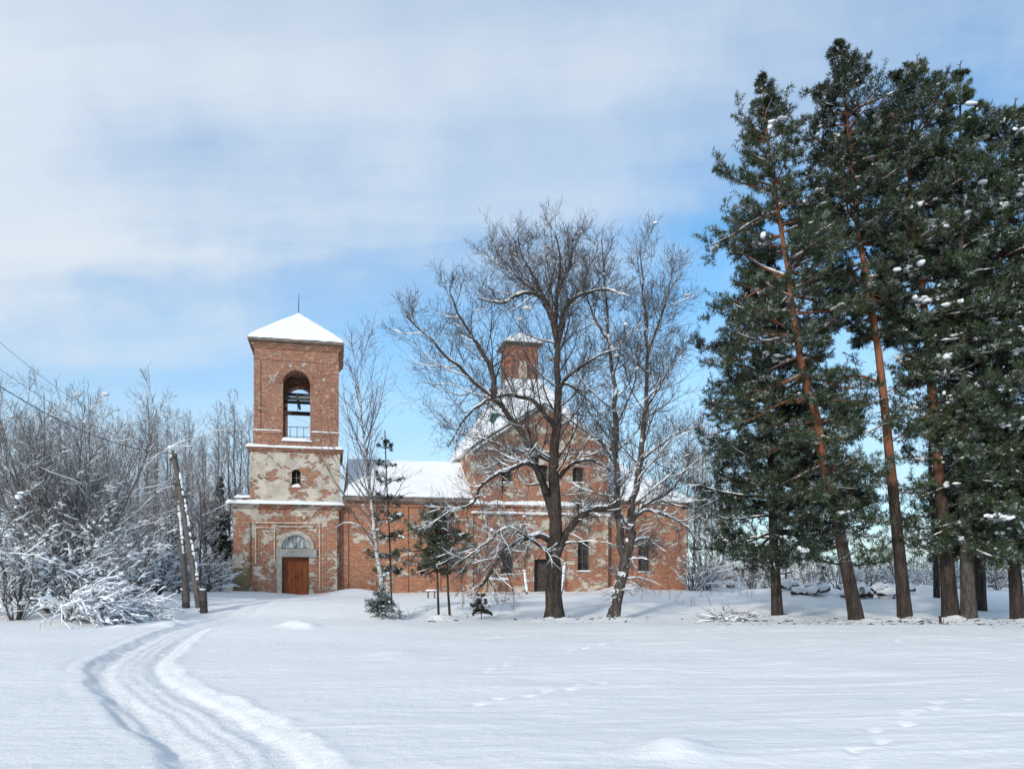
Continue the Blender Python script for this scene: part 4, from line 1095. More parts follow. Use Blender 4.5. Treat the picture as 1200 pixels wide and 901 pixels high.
    top = p[-8:][None]; allS = np.concatenate([allS, np.stack([p[-7], p[-5], p[-3], p[-1]])[None]])
    ln = np.linalg.norm(allS[:, -1] - allS[:, 0], axis=1)
    for lo, hi, K in ((0, .16, 2), (.16, .32, 3), (.32, .6, 5), (.6, 9, 8)):
        m = (ln >= lo) & (ln < hi)
        if m.any(): needles(N_, allS[m], rng, K, needM, NL, NW, t0=.0 if lo > .3 else .1)
    # snow: caught on the outer boughs
    if clumps:
        w = rng.random(len(P2)); w = w + 9 * (P2[:, 0, 2] > z0 + .90 * (z1 - z0)); ids = np.argsort(w)[:int(clumps * 1.4)]
        for i in ids:
            k = rng.integers(2, 7); c0 = P2[i, rng.integers(1, 5)] + np.array([0, 0, .06]); b = rng.uniform(.07, .19) * csize
            k += 3; dv = P2[i, 4] - P2[i, 1]; dv /= np.linalg.norm(dv); cs = c0 + dv * rng.uniform(-1, 1, (k, 1)) * b * 2.0 + rng.normal(0, 1, (k, 3)) * np.array([b * .9, b * .9, b * .22]); blobs(SN, cs, rng.uniform(.45, .9, k) * b, rng, .6)
        ids = rng.choice(len(P2), clumps * 9); blobs(SN, P2[ids, 3] + np.array([0, 0, .04]), rng.uniform(.022, .07, len(ids)) * csize, rng, .5)
        snow_on(SN, P1, R1, rng, .8, .008, 5, .5)
    A.build('trunk', bark_m, root, True, base); N_.build('needles', need_m, root, False, base)
    if SN.n: SN.build('snow', M_SNOW, root, True, base)['kind'] = 'stuff'
    return root
PG = 'tall pines at the right edge of the field'
evergreen('pine_tree', 'pine with short straight trunk and low snow tipped boughs, nearest the church', 29.2,
  [(911, 722), (909, 680), (906, 620), (904, 560), (899, 480), (895, 400), (892, 330), (890, 285)], .27,
  [(290, 12, 12), (330, 45, 30), (400, 68, 45), (470, 74, 60), (540, 80, 70), (590, 86, 85), (640, 92, 110), (655, 66, 60)], 101, M_PINE_BARK2, M_NEED_D, 80, PG, clumps=26, base_droop=-.03)
evergreen('pine_tree', 'leaning pine, its trunk slanting left up to a thin pointed crown', 27.0,
  [(1004, 727), (995, 680), (982, 617), (967, 549), (956, 485), (943, 443), (932, 385), (924, 320), (912, 250), (902, 180), (896, 130), (893, 84)], .30,
  [(86, 5, 5), (110, 18, 18), (150, 52, 36), (200, 66, 50), (260, 76, 60), (330, 84, 66), (400, 92, 70), (460, 96, 72), (520, 84, 64), (570, 60, 66), (610, 20, 46)], 102, M_PINE_BARK, M_NEED, 92, PG, clumps=16,
  pieces=[([(981, 600), (1000, 620), (1012, 640), (1020, 660)], .03), ([(956, 500), (925, 520), (895, 535)], .05)], stubs=10)
evergreen('pine_tree', 'tallest pine with slim orange trunk and dense rounded top', 27.2,
  [(1061, 728), (1055, 660), (1046, 570), (1037, 480), (1029, 410), (1018, 340), (1006, 272), (998, 190), (990, 110), (985, 48)], .29,
  [(46, 4, 4), (75, 26, 30), (110, 44, 56), (150, 52, 70), (200, 62, 74), (260, 70, 70), (310, 60, 64), (360, 42, 52), (400, 20, 30)], 103, M_PINE_BARK, M_NEED_D, 76, PG, clumps=14,
  pieces=[([(1030, 448), (1005, 440), (980, 445), (962, 456), (954, 468)], .065), ([(1033, 462), (1060, 450), (1085, 440)], .03), ([(1040, 520), (1068, 505), (1090, 510)], .03)], stubs=26)
evergreen('pine_tree', 'pine whose orange trunk bends slightly, behind the tiny stump', 27.0,
  [(1115, 728), (1108, 640), (1101, 560), (1094, 480), (1087, 400), (1079, 330), (1068, 270), (1066, 200), (1070, 130), (1075, 66)], .33,
  [(68, 5, 5), (95, 26, 26), (140, 54, 54), (190, 72, 64), (240, 76, 64), (300, 70, 62), (345, 52, 66), (380, 30, 66), (430, 28, 60)], 104, M_PINE_BARK, M_NEED, 74, PG, clumps=24, stubs=26)
evergreen('spruce_tree', 'dense dark spruce with straight grey trunk and snow patches, between two pines', 26.6,
  [(1136, 731), (1133, 660), (1130, 560), (1128, 400), (1126, 250), (1125, 76)], .30,
  [(78, 4, 4), (110, 24, 30), (170, 46, 56), (240, 54, 62), (320, 58, 66), (400, 66, 66), (480, 68, 66), (560, 66, 66), (620, 62, 66), (648, 44, 50)], 105, M_SPRUCE_BARK, M_NEED, 104, PG, clumps=34, spruce=True, base_droop=-.05)
evergreen('spruce_tree', 'shadowy spruce trunk set back behind the grey trunked one', 32.5,
  [(1148, 712), (1148, 600), (1150, 400), (1152, 190)], .32,
  [(195, 5, 5), (260, 26, 26), (360, 40, 44), (460, 48, 52), (560, 50, 60), (620, 44, 54)], 106, M_PINE_BARK2, M_NEED_D, 80, PG, clumps=10, spruce=True, base_droop=-.05)
evergreen('pine_tree', 'pine at the frame edge with snow laden lower boughs', 26.8,
  [(1194, 731), (1188, 660), (1180, 600), (1173, 520), (1168, 440), (1170, 340), (1180, 230), (1190, 118)], .28,
  [(118, 6, 6), (150, 34, 34), (210, 56, 56), (300, 60, 66), (400, 60, 74), (500, 64, 74), (580, 60, 74), (640, 46, 64)], 107, M_PINE_BARK2, M_NEED, 92, PG, clumps=60, base_droop=-.05)
evergreen('pine_tree', 'pine mostly outside the right edge, only its boughs reaching in', 26.0,
  [(1262, 738), (1256, 600), (1250, 400), (1245, 90)], .3,
  [(95, 8, 8), (140, 40, 40), (220, 64, 60), (320, 74, 70), (420, 80, 70), (520, 80, 70), (600, 70, 70)], 108, M_PINE_BARK2, M_NEED_D, 84, PG, clumps=60, base_droop=-.05)
# twin young pines and small spruces before the wing
evergreen('pine_tree', 'left of two young pines with bushy crowns and bare thin stems', 28.6,
  [(514, 721), (513, 690), (512, 660), (510, 620), (507, 600), (505, 585)], .06,
  [(588, 6, 6), (598, 20, 14), (614, 30, 16), (630, 40, 18), (650, 44, 20), (668, 32, 18)], 201, M_PINE_BARK2, M_NEED, 34, 'young pines before the low wing', clumps=5, NL=.11, NW=.014, csize=.4, gaps=.35, needM=5)
evergreen('pine_tree', 'right of two young pines with bushy crowns and bare thin stems', 28.4,
  [(527, 721), (525, 690), (524, 660), (523, 620), (521, 600), (519, 590)], .065,
  [(592, 6, 6), (606, 18, 20), (625, 18, 28), (650, 20, 30), (668, 16, 24)], 202, M_PINE_BARK2, M_NEED, 32, 'young pines before the low wing', clumps=5, NL=.11, NW=.014, csize=.4, gaps=.35, needM=5)
evergreen('spruce_tree', 'thin young spruce with sparse dark tufts just behind the birch', 29.4,
  [(459, 716), (458, 680), (456, 620), (453, 560), (451, 505)], .05,
  [(508, 3, 3), (525, 12, 16), (550, 20, 22), (575, 24, 22), (610, 26, 20), (650, 26, 18), (680, 20, 14)], 203, M_SPRUCE_BARK, M_NEED, 34, None, clumps=5, NL=.10, NW=.016, gaps=.3, csize=.4, needM=4)
evergreen('small_spruce', 'knee high snowy spruce growing at the foot of the birch', 28.2,
  [(447, 724), (447, 708), (447, 690)], .03, [(688, 3, 3), (698, 10, 10), (708, 16, 16), (718, 22, 22)], 204, M_SPRUCE_BARK, M_NEED_S, 26, 'little spruces poking from the snow', clumps=5, csize=.35, NL=.08, NW=.014, k2=7, spruce=True)
evergreen('small_spruce', 'tiny dark spruce poking from the snow right of the young pines', 28.6,
  [(564, 722), (564, 708), (564, 695)], .02, [(696, 2, 2), (703, 7, 7), (711, 11, 11), (718, 12, 12)], 205, M_SPRUCE_BARK, M_NEED_D, 20, 'little spruces poking from the snow', clumps=0, NL=.07, NW=.016, k2=6, spruce=True)

# ------------------------------------------------------------------ left side: shrubs, tall many-stemmed tree, forest
def shrub(name, label, loc, h, nst, seed, spread=.5, snow=.6, group=None, bark_m=None, twig_m=None, r=.03, k1=7, k2=6, k3=3, up=.05, cat='shrub', clump=14, tip=.0045, lean=(0, 0), wander=.09, arch=0.0, thick=.011):
    rng = np.random.default_rng(seed)
    base = np.array([loc[0], loc[1], gz(loc[0], loc[1]) if len(loc) < 3 else loc[2]])
    root = empty(name, tuple(base)); tag(root, label, cat, group)
    A = Acc(); TW = Acc(); SN = Acc()
    n = 10; az = rng.random(nst) * 6.28; tl = np.abs(rng.normal(0, spread, nst)) + .08
    D = np.stack([np.cos(az) * tl + lean[0], np.sin(az) * tl + lean[1], np.ones(nst)], axis=1); D /= np.linalg.norm(D, axis=1, keepdims=True)
    s = base + np.stack([np.cos(az), np.sin(az), np.zeros(nst)], axis=1) * rng.uniform(0, .05 * h, (nst, 1)) + np.array([0, 0, -.15])
    pts = [s]; q = s; ln = h * rng.uniform(.65, 1.1, nst) * np.sqrt(1 + tl ** 2) ** .5
    for j in range(1, n):
        D = D + rng.normal(0, wander, D.shape); D[:, 2] += up - arch * j / n * 2; D /= np.linalg.norm(D, axis=1, keepdims=True)
        q = q + D * (ln / (n - 1))[:, None]; q[:, 2] = np.maximum(q[:, 2], base[2] + .05); pts.append(q)
    P0 = np.stack(pts, axis=1); R0 = r * rng.uniform(.6, 1.1, (nst, 1)) * (1 - np.linspace(0, 1, n)[None]) + tip * 1.4
    P1, R1 = sprout(P0, R0, k1, rng, t0=.15, ang=32, angsd=10, lf=.36, shape=.5, npts=7, wander=.12, up=up, rf=.5, rmax=.03, rmin=tip * 1.2)
    P2, R2 = sprout(P1, R1, k2, rng, t0=.15, ang=35, angsd=11, lf=.45, shape=.4, npts=5, wander=.13, up=up, rf=.6, rmax=.012, rmin=tip)
    tubes(A, P0, R0, 6); tubes(A, P1, R1, 4); tubes(TW, P2, R2, 3)
    if k3:
        P3, R3 = sprout(P2, R2, k3, rng, t0=.2, ang=35, angsd=11, lf=.5, shape=.3, npts=4, wander=.13, up=up, rf=.7, rmax=.007, rmin=tip); tubes(TW, P3, R3, 3)
    if snow:
        snow_on(SN, P0, R0, rng, .9, thick, 5, snow); snow_on(SN, P1, R1, rng, .9, thick, 4, snow); snow_on(SN, P2, R2, rng, .9, thick * .9, 4, snow * .7)
        if clump:
            ids = rng.choice(len(P2), min(len(P2), clump)); c0 = P2[ids, 2]; blobs(SN, c0, rng.uniform(.03, .09, len(ids)) * (h / 3) ** .4, rng, .65)
    A.build('stems', bark_m or M_FROST_BARK, root, True, base); TW.build('twigs', twig_m or M_FROST_TW, root, False, base)
    if SN.n: SN.build('snow', M_SNOWT, root, True, base)
    return root

def at(px, d): return ((px - 600) * d / 900, d)
shrub('willow_tree', 'tall many stemmed bare tree fanning upward at the left edge', at(78, 33), 8.0, 26, 309, .26, .55, None, None, None, .06, 13, 9, 5, .03, 'tree', 60, .0060, wander=.045, thick=.012)
shrub('willow_tree', 'smaller bare fan shaped tree on the far left frame edge', at(8, 36), 7.2, 18, 302, .26, .45, None, None, None, .06, 12, 7, 5, .03, 'tree', 50, .006, thick=.013)
SG = 'snow loaded bushes along the left bank'
for i, (px, d, h, n_, sd, sp, lb, ln_) in enumerate([
    (18, 26.5, 3.3, 16, 311, .45, 'snow clumped bush at the left frame edge, nearest the viewer', (0, 0)),
    (-30, 27.5, 4.2, 16, 312, .45, 'high snowy bush cut by the left frame edge', (.1, 0)),
    (62, 28.5, 3.6, 18, 313, .45, 'snow clumped bush in front of the many stemmed tree', (0, 0)),
    (118, 30.5, 3.3, 18, 314, .5, 'wide snowy bush right of the many stemmed tree', (.1, 0)),
    (150, 34, 3.6, 18, 315, .5, 'grey snow dusted bush left of the leaning pole', (.1, 0)),
    (182, 37, 3.0, 16, 316, .55, 'snowy bush directly behind the leaning pole', (0, 0)),
    (40, 32, 4.2, 18, 317, .4, 'frosted thicket bush behind the left front bushes', (0, 0)),
    (100, 36, 4.6, 18, 318, .4, 'frosted bush filling the gap behind the fan shaped tree', (0, 0))]):
    shrub('snowy_bush', lb, at(px, d), h, n_, sd, sp, .9, SG, None, None, .026, 7, 6, 3, .02, 'shrub', 110, .0055, ln_, .12, thick=.019)
# the bent bush, pressed over by its load
shrub('bent_bush', 'bush bowed to the ground under a thick load of snow', at(80, 26.4), 2.7, 60, 321, .40, 1.0, None, None, None, .020, 7, 4, 0, .0, 'shrub', 200, .006, (.75, -.15), .06, .20, thick=.026)
shrub('bent_bush', 'low bowed snowy twigs left of the leaning pole foot', at(150, 27.5), 2.0, 20, 322, .4, .9, None, None, None, .014, 5, 4, 0, .0, 'shrub', 30, .005, (.9, 0), .12, .17, thick=.018)

# forest prototypes, then individual copies
def forest_proto(seed, h, r0, nb, ang, bl, name, label, up=.05, bark_m=None):
    return upright_at(name, label, (0, 0, 0), h, r0, seed, bark_m or M_FROST_BARK, M_FAR_TW, nb, ang, bl, up)
def upright_at(name, label, loc, h, r0, seed, bark_m, twig_m, nb, ang, bl, up):
    rng = np.random.default_rng(seed)
    root = empty(name, loc); tag(root, label, 'tree', FG)
    A = Acc(); TW = Acc(); SN = Acc()
    n = 16; z = np.linspace(-.3, h, n); p = np.stack([np.cumsum(rng.normal(0, .06, n)), np.cumsum(rng.normal(0, .06, n)), z], axis=1); r = rad_lin(r0, .015, n)
    tubes(A, p, r, 7)
    P1, R1 = sprout(p[None], r[None], nb, rng, t0=.22, t1=.99, ang=ang, angsd=9, absl=bl, shape=.6, npts=7, wander=.10, up=up, rf=.45, rmax=.05, rmin=.012)
    P2, R2 = sprout(P1, R1, 7, rng, t0=.2, ang=38, angsd=10, lf=.45, shape=.4, npts=5, wander=.12, up=up, rf=.6, rmax=.018, rmin=.010)
    P3, R3 = sprout(P2, R2, 5, rng, t0=.15, ang=36, angsd=11, lf=.5, shape=.3, npts=4, wander=.14, up=up, rf=.7, rmax=.012, rmin=.008)
    tubes(A, P1, R1, 4); tubes(TW, P2, R2, 3); tubes(TW, P3, R3, 3)
    snow_on(SN, P1, R1, rng, .8, .02, 4, .55)
    A.build('trunk', bark_m, root, True); TW.build('twigs', twig_m, root, False); SN.build('snow', M_SNOWT, root, True)
    return root
FG = 'bare frosted trees of the wood behind the church'
fl = 'slim bare frosted tree in the wood behind the church'
PR = [forest_proto(401, 15, .14, 34, 30, 3.4, 'forest_tree', fl), forest_proto(402, 13, .12, 30, 36, 3.4, 'forest_tree', fl), forest_proto(403, 16, .16, 36, 28, 3.6, 'forest_tree', fl, .03, M_BIRCH), forest_proto(404, 10, .12, 34, 44, 3.6, 'forest_tree', fl, .06)]
rngf = np.random.default_rng(77)
used = set()
def forest(px, d, top, k, label=None):
    x = (px - 600) * d / 900; z = gz(x, d); h = (HOR - top) * d / 900 + CAMZ - z
    hp = (15, 13, 16, 10)[k]
    pr = PR[k]
    if k not in used:
        used.add(k); pr.location = (x, d, z); s = h / hp; pr.scale = (s, s, s); pr.rotation_euler = (0, 0, rngf.random() * 6); return pr
    return copy_tree(pr, (x, d, z), rngf.random() * 6.28, h / hp)
# wood at the left: dense, several rows deep; its edge tops near row 490
for i in range(62):
    px = -60 + i * 5.9 + rngf.normal(0, 4); d = rngf.choice([48, 54, 60, 68, 78, 90]) + rngf.normal(0, 2)
    if px > 262 and d < 60: d += 15
    forest(px, d, 500 + rngf.normal(0, 13) + (22 if d < 56 else 0) - (10 if px < 20 else 0), int(rngf.integers(0, 3)))
for i in range(20):
    forest(-40 + i * 17 + rngf.normal(0, 4), 46 + rngf.normal(0, 3) + (18 if i > 16 else 0), 575 + rngf.normal(0, 16), 3)
# behind the low wing and behind the east end
for px, d, top, k in ((404, 76, 545, 1), (422, 82, 540, 0), (446, 80, 548, 1), (470, 78, 552, 0), (500, 84, 550, 1), (520, 80, 552, 0)): forest(px, d, top + 6, k)
for px, d, top, k in ((715, 74, 552, 0), (745, 78, 540, 1), (775, 74, 530, 3), (800, 70, 500, 1), (822, 66, 490, 0), (840, 64, 520, 3), (812, 60, 540, 3), (835, 58, 560, 3), (860, 62, 560, 3), (850, 72, 510, 1), (828, 74, 500, 2)): forest(px, d, top, k)
# seen between the pine trunks: a loose line of low trees far off
for i in range(34):
    px = 860 + i * 13 + rngf.normal(0, 5); d = rngf.uniform(66, 100)
    forest(px, d, 640 + rngf.normal(0, 10) - (16 if px > 1060 else 0), 3)
tr = [o for o in bpy.data.objects if o.name.startswith('forest_tree')]
def proj(o): l = o.matrix_world.translation if False else o.location; return 600 + 900 * l.x / l.y
for o in tr:
    px = proj(o); 
    if px < 300:
        kind = 'white stemmed birch' if PR[2].children[0].data is o.children[0].data else ('low spreading bare tree' if PR[3].children[0].data is o.children[0].data else 'slim grey bare tree')
        where = 'at the far left edge' if px < 20 else 'behind the fan shaped tree' if px < 130 else 'between fan shaped tree and leaning pole' if px < 195 else 'just right of the leaning pole' if px < 240 else 'close to the tower wall'
        row = 'front row' if o.location.y < 57 else 'back rows'
        o['label'] = kind + ' in the ' + row + ', ' + where; o['group'] = 'trees of the wood left of the tower'
    elif px < 600: o['label'] = 'bare tree top showing above the low wing roof'; o['group'] = 'tree tops behind the low wing'
    elif px < 858: o['label'] = 'frosted bare tree ' + ('rising behind the east roof of the church' if px < 808 else 'in the gap between the church corner and the first pine'); o['group'] = 'trees behind the east end'
    else: o['label'] = 'low bare tree in the far line seen ' + ('just right of the first pine trunk' if px < 985 else 'just left of the slim orange pine' if px < 1058 else 'just right of the slim orange pine' if px < 1120 else 'behind the last pines at the right edge'); o['group'] = 'far low trees behind the pines'
# two dark spruces in the wood
evergreen('spruce_tree', 'dark spruce inside the wood just behind the leaning pole', 46, [(211, 690), (211, 640), (211, 565)], .15,
  [(568, 3, 3), (600, 9, 9), (640, 14, 14), (680, 18, 18)], 501, M_SPRUCE_BARK, M_NEED_D, 44, None, clumps=6, spruce=True, NL=.2, NW=.05, k2=7, K3=5)
evergreen('spruce_tree', 'dark spruce in the wood close to the tower wall', 62, [(258, 690), (258, 640), (258, 560)], .2,
  [(562, 3, 3), (600, 9, 9), (640, 14, 14), (684, 18, 18)], 502, M_SPRUCE_BARK, M_NEED_D, 44, None, clumps=6, spruce=True, NL=.22, NW=.06, k2=7, K3=5)
# ragged undergrowth at the foot of the wood
b0 = shrub('low_bush', 'low frosted bush at the foot of the wood left of the tower', (0, 0, 0), 2.4, 14, 331, .6, .7, 'low bushes at the foot of the wood', M_FROST_BARK, M_FAR_TW, .02, 6, 5, 3, .01, 'shrub', 30, .008, thick=.022)
first = True
for i in range(34):
    px = 110 + i * 5.0 + rngf.normal(0, 5); d = rngf.uniform(40, 54) if px < 262 else rngf.uniform(60, 70)
    x = (px - 600) * d / 900; loc = (x, d, gz(x, d)); s = rngf.uniform(.7, 1.25)
    if first: b0.location = loc; first = False
    else: copy_tree(b0, loc, rngf.random() * 6.28, s, 'low frosted bush at the foot of the wood ' + ('left of the leaning pole' if px < 200 else 'just right of the leaning pole' if px < 240 else 'close to the tower corner'))
for i in range(46):
    px = 812 + i * 9.5 + rngf.normal(0, 5); d = rngf.uniform(50, 66); x = (px - 600) * d / 900
    wh = 'between the church corner and the first pine' if px < 900 else 'between the first pine and the leaning pine' if px < 985 else 'between the leaning pine and the slim orange pine' if px < 1055 else 'between the slim orange pine and the grey spruce trunk' if px < 1125 else 'behind the last pines at the right edge'
    c = copy_tree(b0, (x, d, gz(x, d)), rngf.random() * 6.28, rngf.uniform(.6, 1.15) * (1.0 if px > 850 else 1.5), 'low frosted scrub bush seen ' + wh); c['group'] = 'scrub beyond the snow bank'
# bare weeping tree behind the right pines
def weeping():
    rng = np.random.default_rng(61); d = 36.0; base = np.array([(1098 - 600) * d / 900, d, gz((1098 - 600) * d / 900, d)])
    root = empty('weeping_birch', tuple(base)); tag(root, 'bare tree with hanging dark twigs between the right pine trunks', 'tree')
    A = Acc(); TW = Acc()
    p, r = limb(plant([(1098, 712), (1096, 640), (1090, 560), (1092, 470), (1096, 380)], d), d, .16, .02, 16); tubes(A, p, r, 8)
    P1, R1 = sprout(p[None], r[None], 22, rng, t0=.25, ang=60, angsd=12, absl=2.3, shape=.3, npts=9, wander=.12, up=-.05, rf=.4, rmax=.045, rmin=.009)
    P2, R2 = sprout(P1, R1, 8, rng, t0=.2, ang=45, lf=.5, shape=.3, npts=8, wander=.10, up=-.22, rf=.6, rmax=.014, rmin=.006)
    P3, R3 = sprout(P2, R2, 4, rng, t0=.2, ang=32, lf=.55, shape=.2, npts=5, wander=.1, up=-.12, rf=.7, rmax=.008, rmin=.005)
    tubes(A, P1, R1, 5); tubes(TW, P2, R2, 4); tubes(TW, P3, R3, 3)
    A.build('trunk', M_BARK_L, root, True, base); TW.build('twigs', M_TWIG, root, False, base)
weeping()
# ------------------------------------------------------------------ leaning power pole and its cables
PD = 30.5
def gpt(px, d): x = (px - 600) * d / 900; return np.array([x, d, gz(x, d)])
pb = gpt(236, PD)
pole = empty('utility_pole', tuple(pb)); tag(pole, 'leaning wooden power pole with a brace, snow stuck along its side', 'pole')
top = P(203, 527, PD); foot = P(234, 712, PD)
def poly_tube(acc, pts, rs, S=10): p = np.array(pts, float); tubes(acc, p[None], np.array(rs, float)[None], S)
rng = np.random.default_rng(9)
a = Acc(); pts = np.linspace(foot, top, 12); pts[:, 0] += np.sin(np.linspace(0, 3.1, 12)) * .02; poly_tube(a, pts, rad_lin(.155, .105, 12)); a.build('shaft', M_WOOD, pole, True, pb)
f2 = P(219, 705, PD + .9); t2 = P(207, 566, PD + .12)
a = Acc(); poly_tube(a, np.linspace(f2, t2, 8), rad_lin(.14, .10, 8)); a.build('brace', M_WOOD, pole, True, pb)
for (px0, px1, dd_, tt_, bb_) in ((233, 240.5, PD - .05, 692, 722), (211, 221, PD + .95, 692, 712)):
    a = Acc(); p0 = P(px0, bb_ + 6, dd_); p1 = P(px1, tt_, dd_); cxm = (p0[0] + p1[0]) / 2
    a.beam((cxm + .08, dd_ + .02, p0[2]), (cxm + .03, dd_ + .02, p1[2]), .24, .22); a.build('stub_post', M_DARK, pole, False, pb)
    a = Acc()
    for zz_ in (.35, .62):
        zq = p0[2] + (p1[2] - p0[2]) * zz_; th_ = np.linspace(0, 6.283, 13); ring = np.stack([cxm + .04 + .19 * np.cos(th_), dd_ + .0 + .17 * np.sin(th_), np.full(13, zq)], axis=1); poly_tube(a, ring, np.full(13, .012), 5)
    a.build('wire_binding', M_IRON, pole, True, pb)
    a = Acc(); blobs(a, np.array([[cxm + .03, dd_ + .02, p1[2] + .05]]), np.array([.15]), rng, .5); a.build('snow_cap', M_SNOW, pole, True, pb)
# cross-arm, insulators
u_ = np.array([.55, -.8, 0]); ta = top + np.array([0.02, 0, -.30])
a = Acc(); a.beam(tuple(ta - u_ * .55), tuple(ta + u_ * .45), .09, .10); a.build('crossarm', M_DARK, pole, False, pb)
ins = []
for k, off in enumerate((-.48, -.2, .38)):
    q = ta + u_ * off + np.array([0, 0, .05]); ins.append(q + np.array([0, 0, .16]))
    a = Acc(); poly_tube(a, [q, q + (0, 0, .07), q + (0, 0, .075), q + (0, 0, .13), q + (0, 0, .135), q + (0, 0, .19)], [.012, .012, .045, .05, .032, .02], 8); a.build('insulator', M_PORC, pole, True, pb)
a = Acc(); blobs(a, np.array([top + (0, 0, .05), ta - u_ * .3 + (0, 0, .1), top + (-.05, 0, -.12)]), np.array([.17, .10, .09]), rng, .6)
for s_, e_, n_, r_ in ((foot + (top - foot) * .12, foot + (top - foot) * .93, 60, .055), ):
    for k in range(n_):
        t = rng.random(); c0 = s_ + (e_ - s_) * t; blobs(a, np.array([c0 + (0.115, -.03, .0)]), np.array([r_ * rng.uniform(.6, 1.2)]), rng, 1.6)
for k in range(26):
    t = rng.uniform(.35, .85); c0 = f2 + (t2 - f2) * t; blobs(a, np.array([c0 + (0.07, -.10, .0)]), np.array([.05 * rng.uniform(.6, 1.3)]), rng, 1.5)
a.build('stuck_snow', M_SNOW, pole, True, pb)
a = Acc(); m_ = P(208, 567, PD); a.box(m_[0] - .14, m_[0] + .14, PD - .16, PD + .2, m_[2] - .03, m_[2] + .03); a.build('strap', M_IRON, pole, False, pb)
def cable(p0, p1, sag, r, label, n=40):
    t = np.linspace(0, 1, n)[:, None]; p = p0 * (1 - t) + p1 * t; p[:, 2] -= (sag * 4 * t * (1 - t))[:, 0]
    a_ = Acc(); tubes(a_, p[None], np.full((1, n), r), 5); o = a_.build('power_cable', M_CABLE, None, True); tag(o, label, 'cable', 'power cables on the leaning pole')
cable(ins[0], P(-260, 150, 15.0), .9, .006, 'highest thin power cable running from the pole to the upper left edge')
cable(ins[1], P(-260, 215, 15.0), 1.0, .006, 'middle thin power cable running from the pole to the left edge')
cable(ins[2] + (0, 0, -.1), P(-200, 300, 16.0), 1.0, .013, 'thick dark power cable, lowest of those at the left edge')

# ------------------------------------------------------------------ small things by the wall
def simple(name, label, cat, base, builds, group=None):
    r_ = empty(name, tuple(base)); tag(r_, label, cat, group)
    for nm, ac, mt, sm in builds: ac.build(nm, mt, r_, sm, base)
    return r_
# leaning planks left of the side window
for k, (xa_, ya_, xb_, yb_, lb) in enumerate(((556, 693, 572, 669, 'left of two pale planks propped against the wall'), (566, 692, 578, 668, 'right of two pale planks propped against the wall'))):
    d0 = 47.0; p0 = P(xa_, ya_, d0); p1 = P(xb_, yb_, d0 + .9)
    a = Acc(); a.beam(tuple(p0 - (0, 0, .2)), tuple(p1), .20, .06); o = a.build('plank', M_PALEW, None, False); tag(o, lb, 'plank', 'planks propped against the church wall')
for k, (px, y0_, y1_, ln_, lb) in enumerate(((616, 692, 669, 3, 'short snow covered white post standing left of the big linden trunk'), (659.5, 692, 661, -4, 'snow covered white post standing right of the big linden trunk'))):
    d0 = 46.5; a = Acc(); a.beam(tuple(P(px + ln_ * .5, y0_ + 6, d0)), tuple(P(px - ln_ * .5, y1_, d0)), .17, .13); bse = P(px, y0_, d0)
    b = Acc(); blobs(b, np.array([P(px - ln_ * .5, y1_ - 1, d0)]), np.array([.14]), rng, .6)
    n_ = 14
    for q in range(n_): blobs(b, np.array([P(px + ln_ * (.5 - q / n_), y0_ + (y1_ - y0_) * q / n_, d0 - .08)]), np.array([.085]), rng, 1.2)
    simple('snowy_post', lb, 'post', bse, [('post', a, M_WOOD, False), ('snow', b, M_SNOW, True)], 'snow covered posts by the church wall')
# small open box frame on the snow
d0 = 41; c0 = gpt(505.5, d0); a = Acc(); s_ = .17
for dx in (-s_, s_):
    for dy in (-s_, s_): a.beam((c0[0] + dx, d0 + dy, c0[2] - .1), (c0[0] + dx, d0 + dy, c0[2] + .34), .04)
for dx in (-s_, s_): a.beam((c0[0] + dx, d0 - s_ - .0, c0[2] + .06), (c0[0] + dx, d0 + s_, c0[2] + .06), .035)
a2 = Acc(); a2.box(c0[0] - .22, c0[0] + .22, d0 - .22, d0 + .22, c0[2] + .341, c0[2] + .37); b = Acc(); blobs(b, np.array([[c0[0], d0, c0[2] + .38]]), np.array([.2]), rng, .3)
simple('wooden_stool', 'small square wooden stool standing in the snow beside the young pines', 'stool', c0, [('legs', a, M_WOOD, False), ('seat', a2, M_WOOD, False), ('snow', b, M_SNOW, True)])
# snow covered trestle near the planks
d0 = 46.2; c0 = P(582, 688, d0); a = Acc(); a.box(c0[0] - .75, c0[0] + .75, d0 - .3, d0 + .3, c0[2] + .42, c0[2] + .47)
for dx in (-.6, .6): a.beam((c0[0] + dx, d0 - .2, c0[2] - .3), (c0[0] + dx * .9, d0 - .2, c0[2] + .42), .06); a.beam((c0[0] + dx, d0 + .2, c0[2] - .3), (c0[0] + dx * .9, d0 + .2, c0[2] + .42), .06)
b = Acc(); snow_slab(b, c0[0] - .75, c0[0] + .75, d0 - .3, d0 + .3, c0[2] + .472, .22, 61, 20, over=.05)
simple('wooden_table', 'low wooden table under a thick snow cap by the wall', 'table', c0, [('frame', a, M_WOOD, False), ('snow', b, M_SNOW, True)])
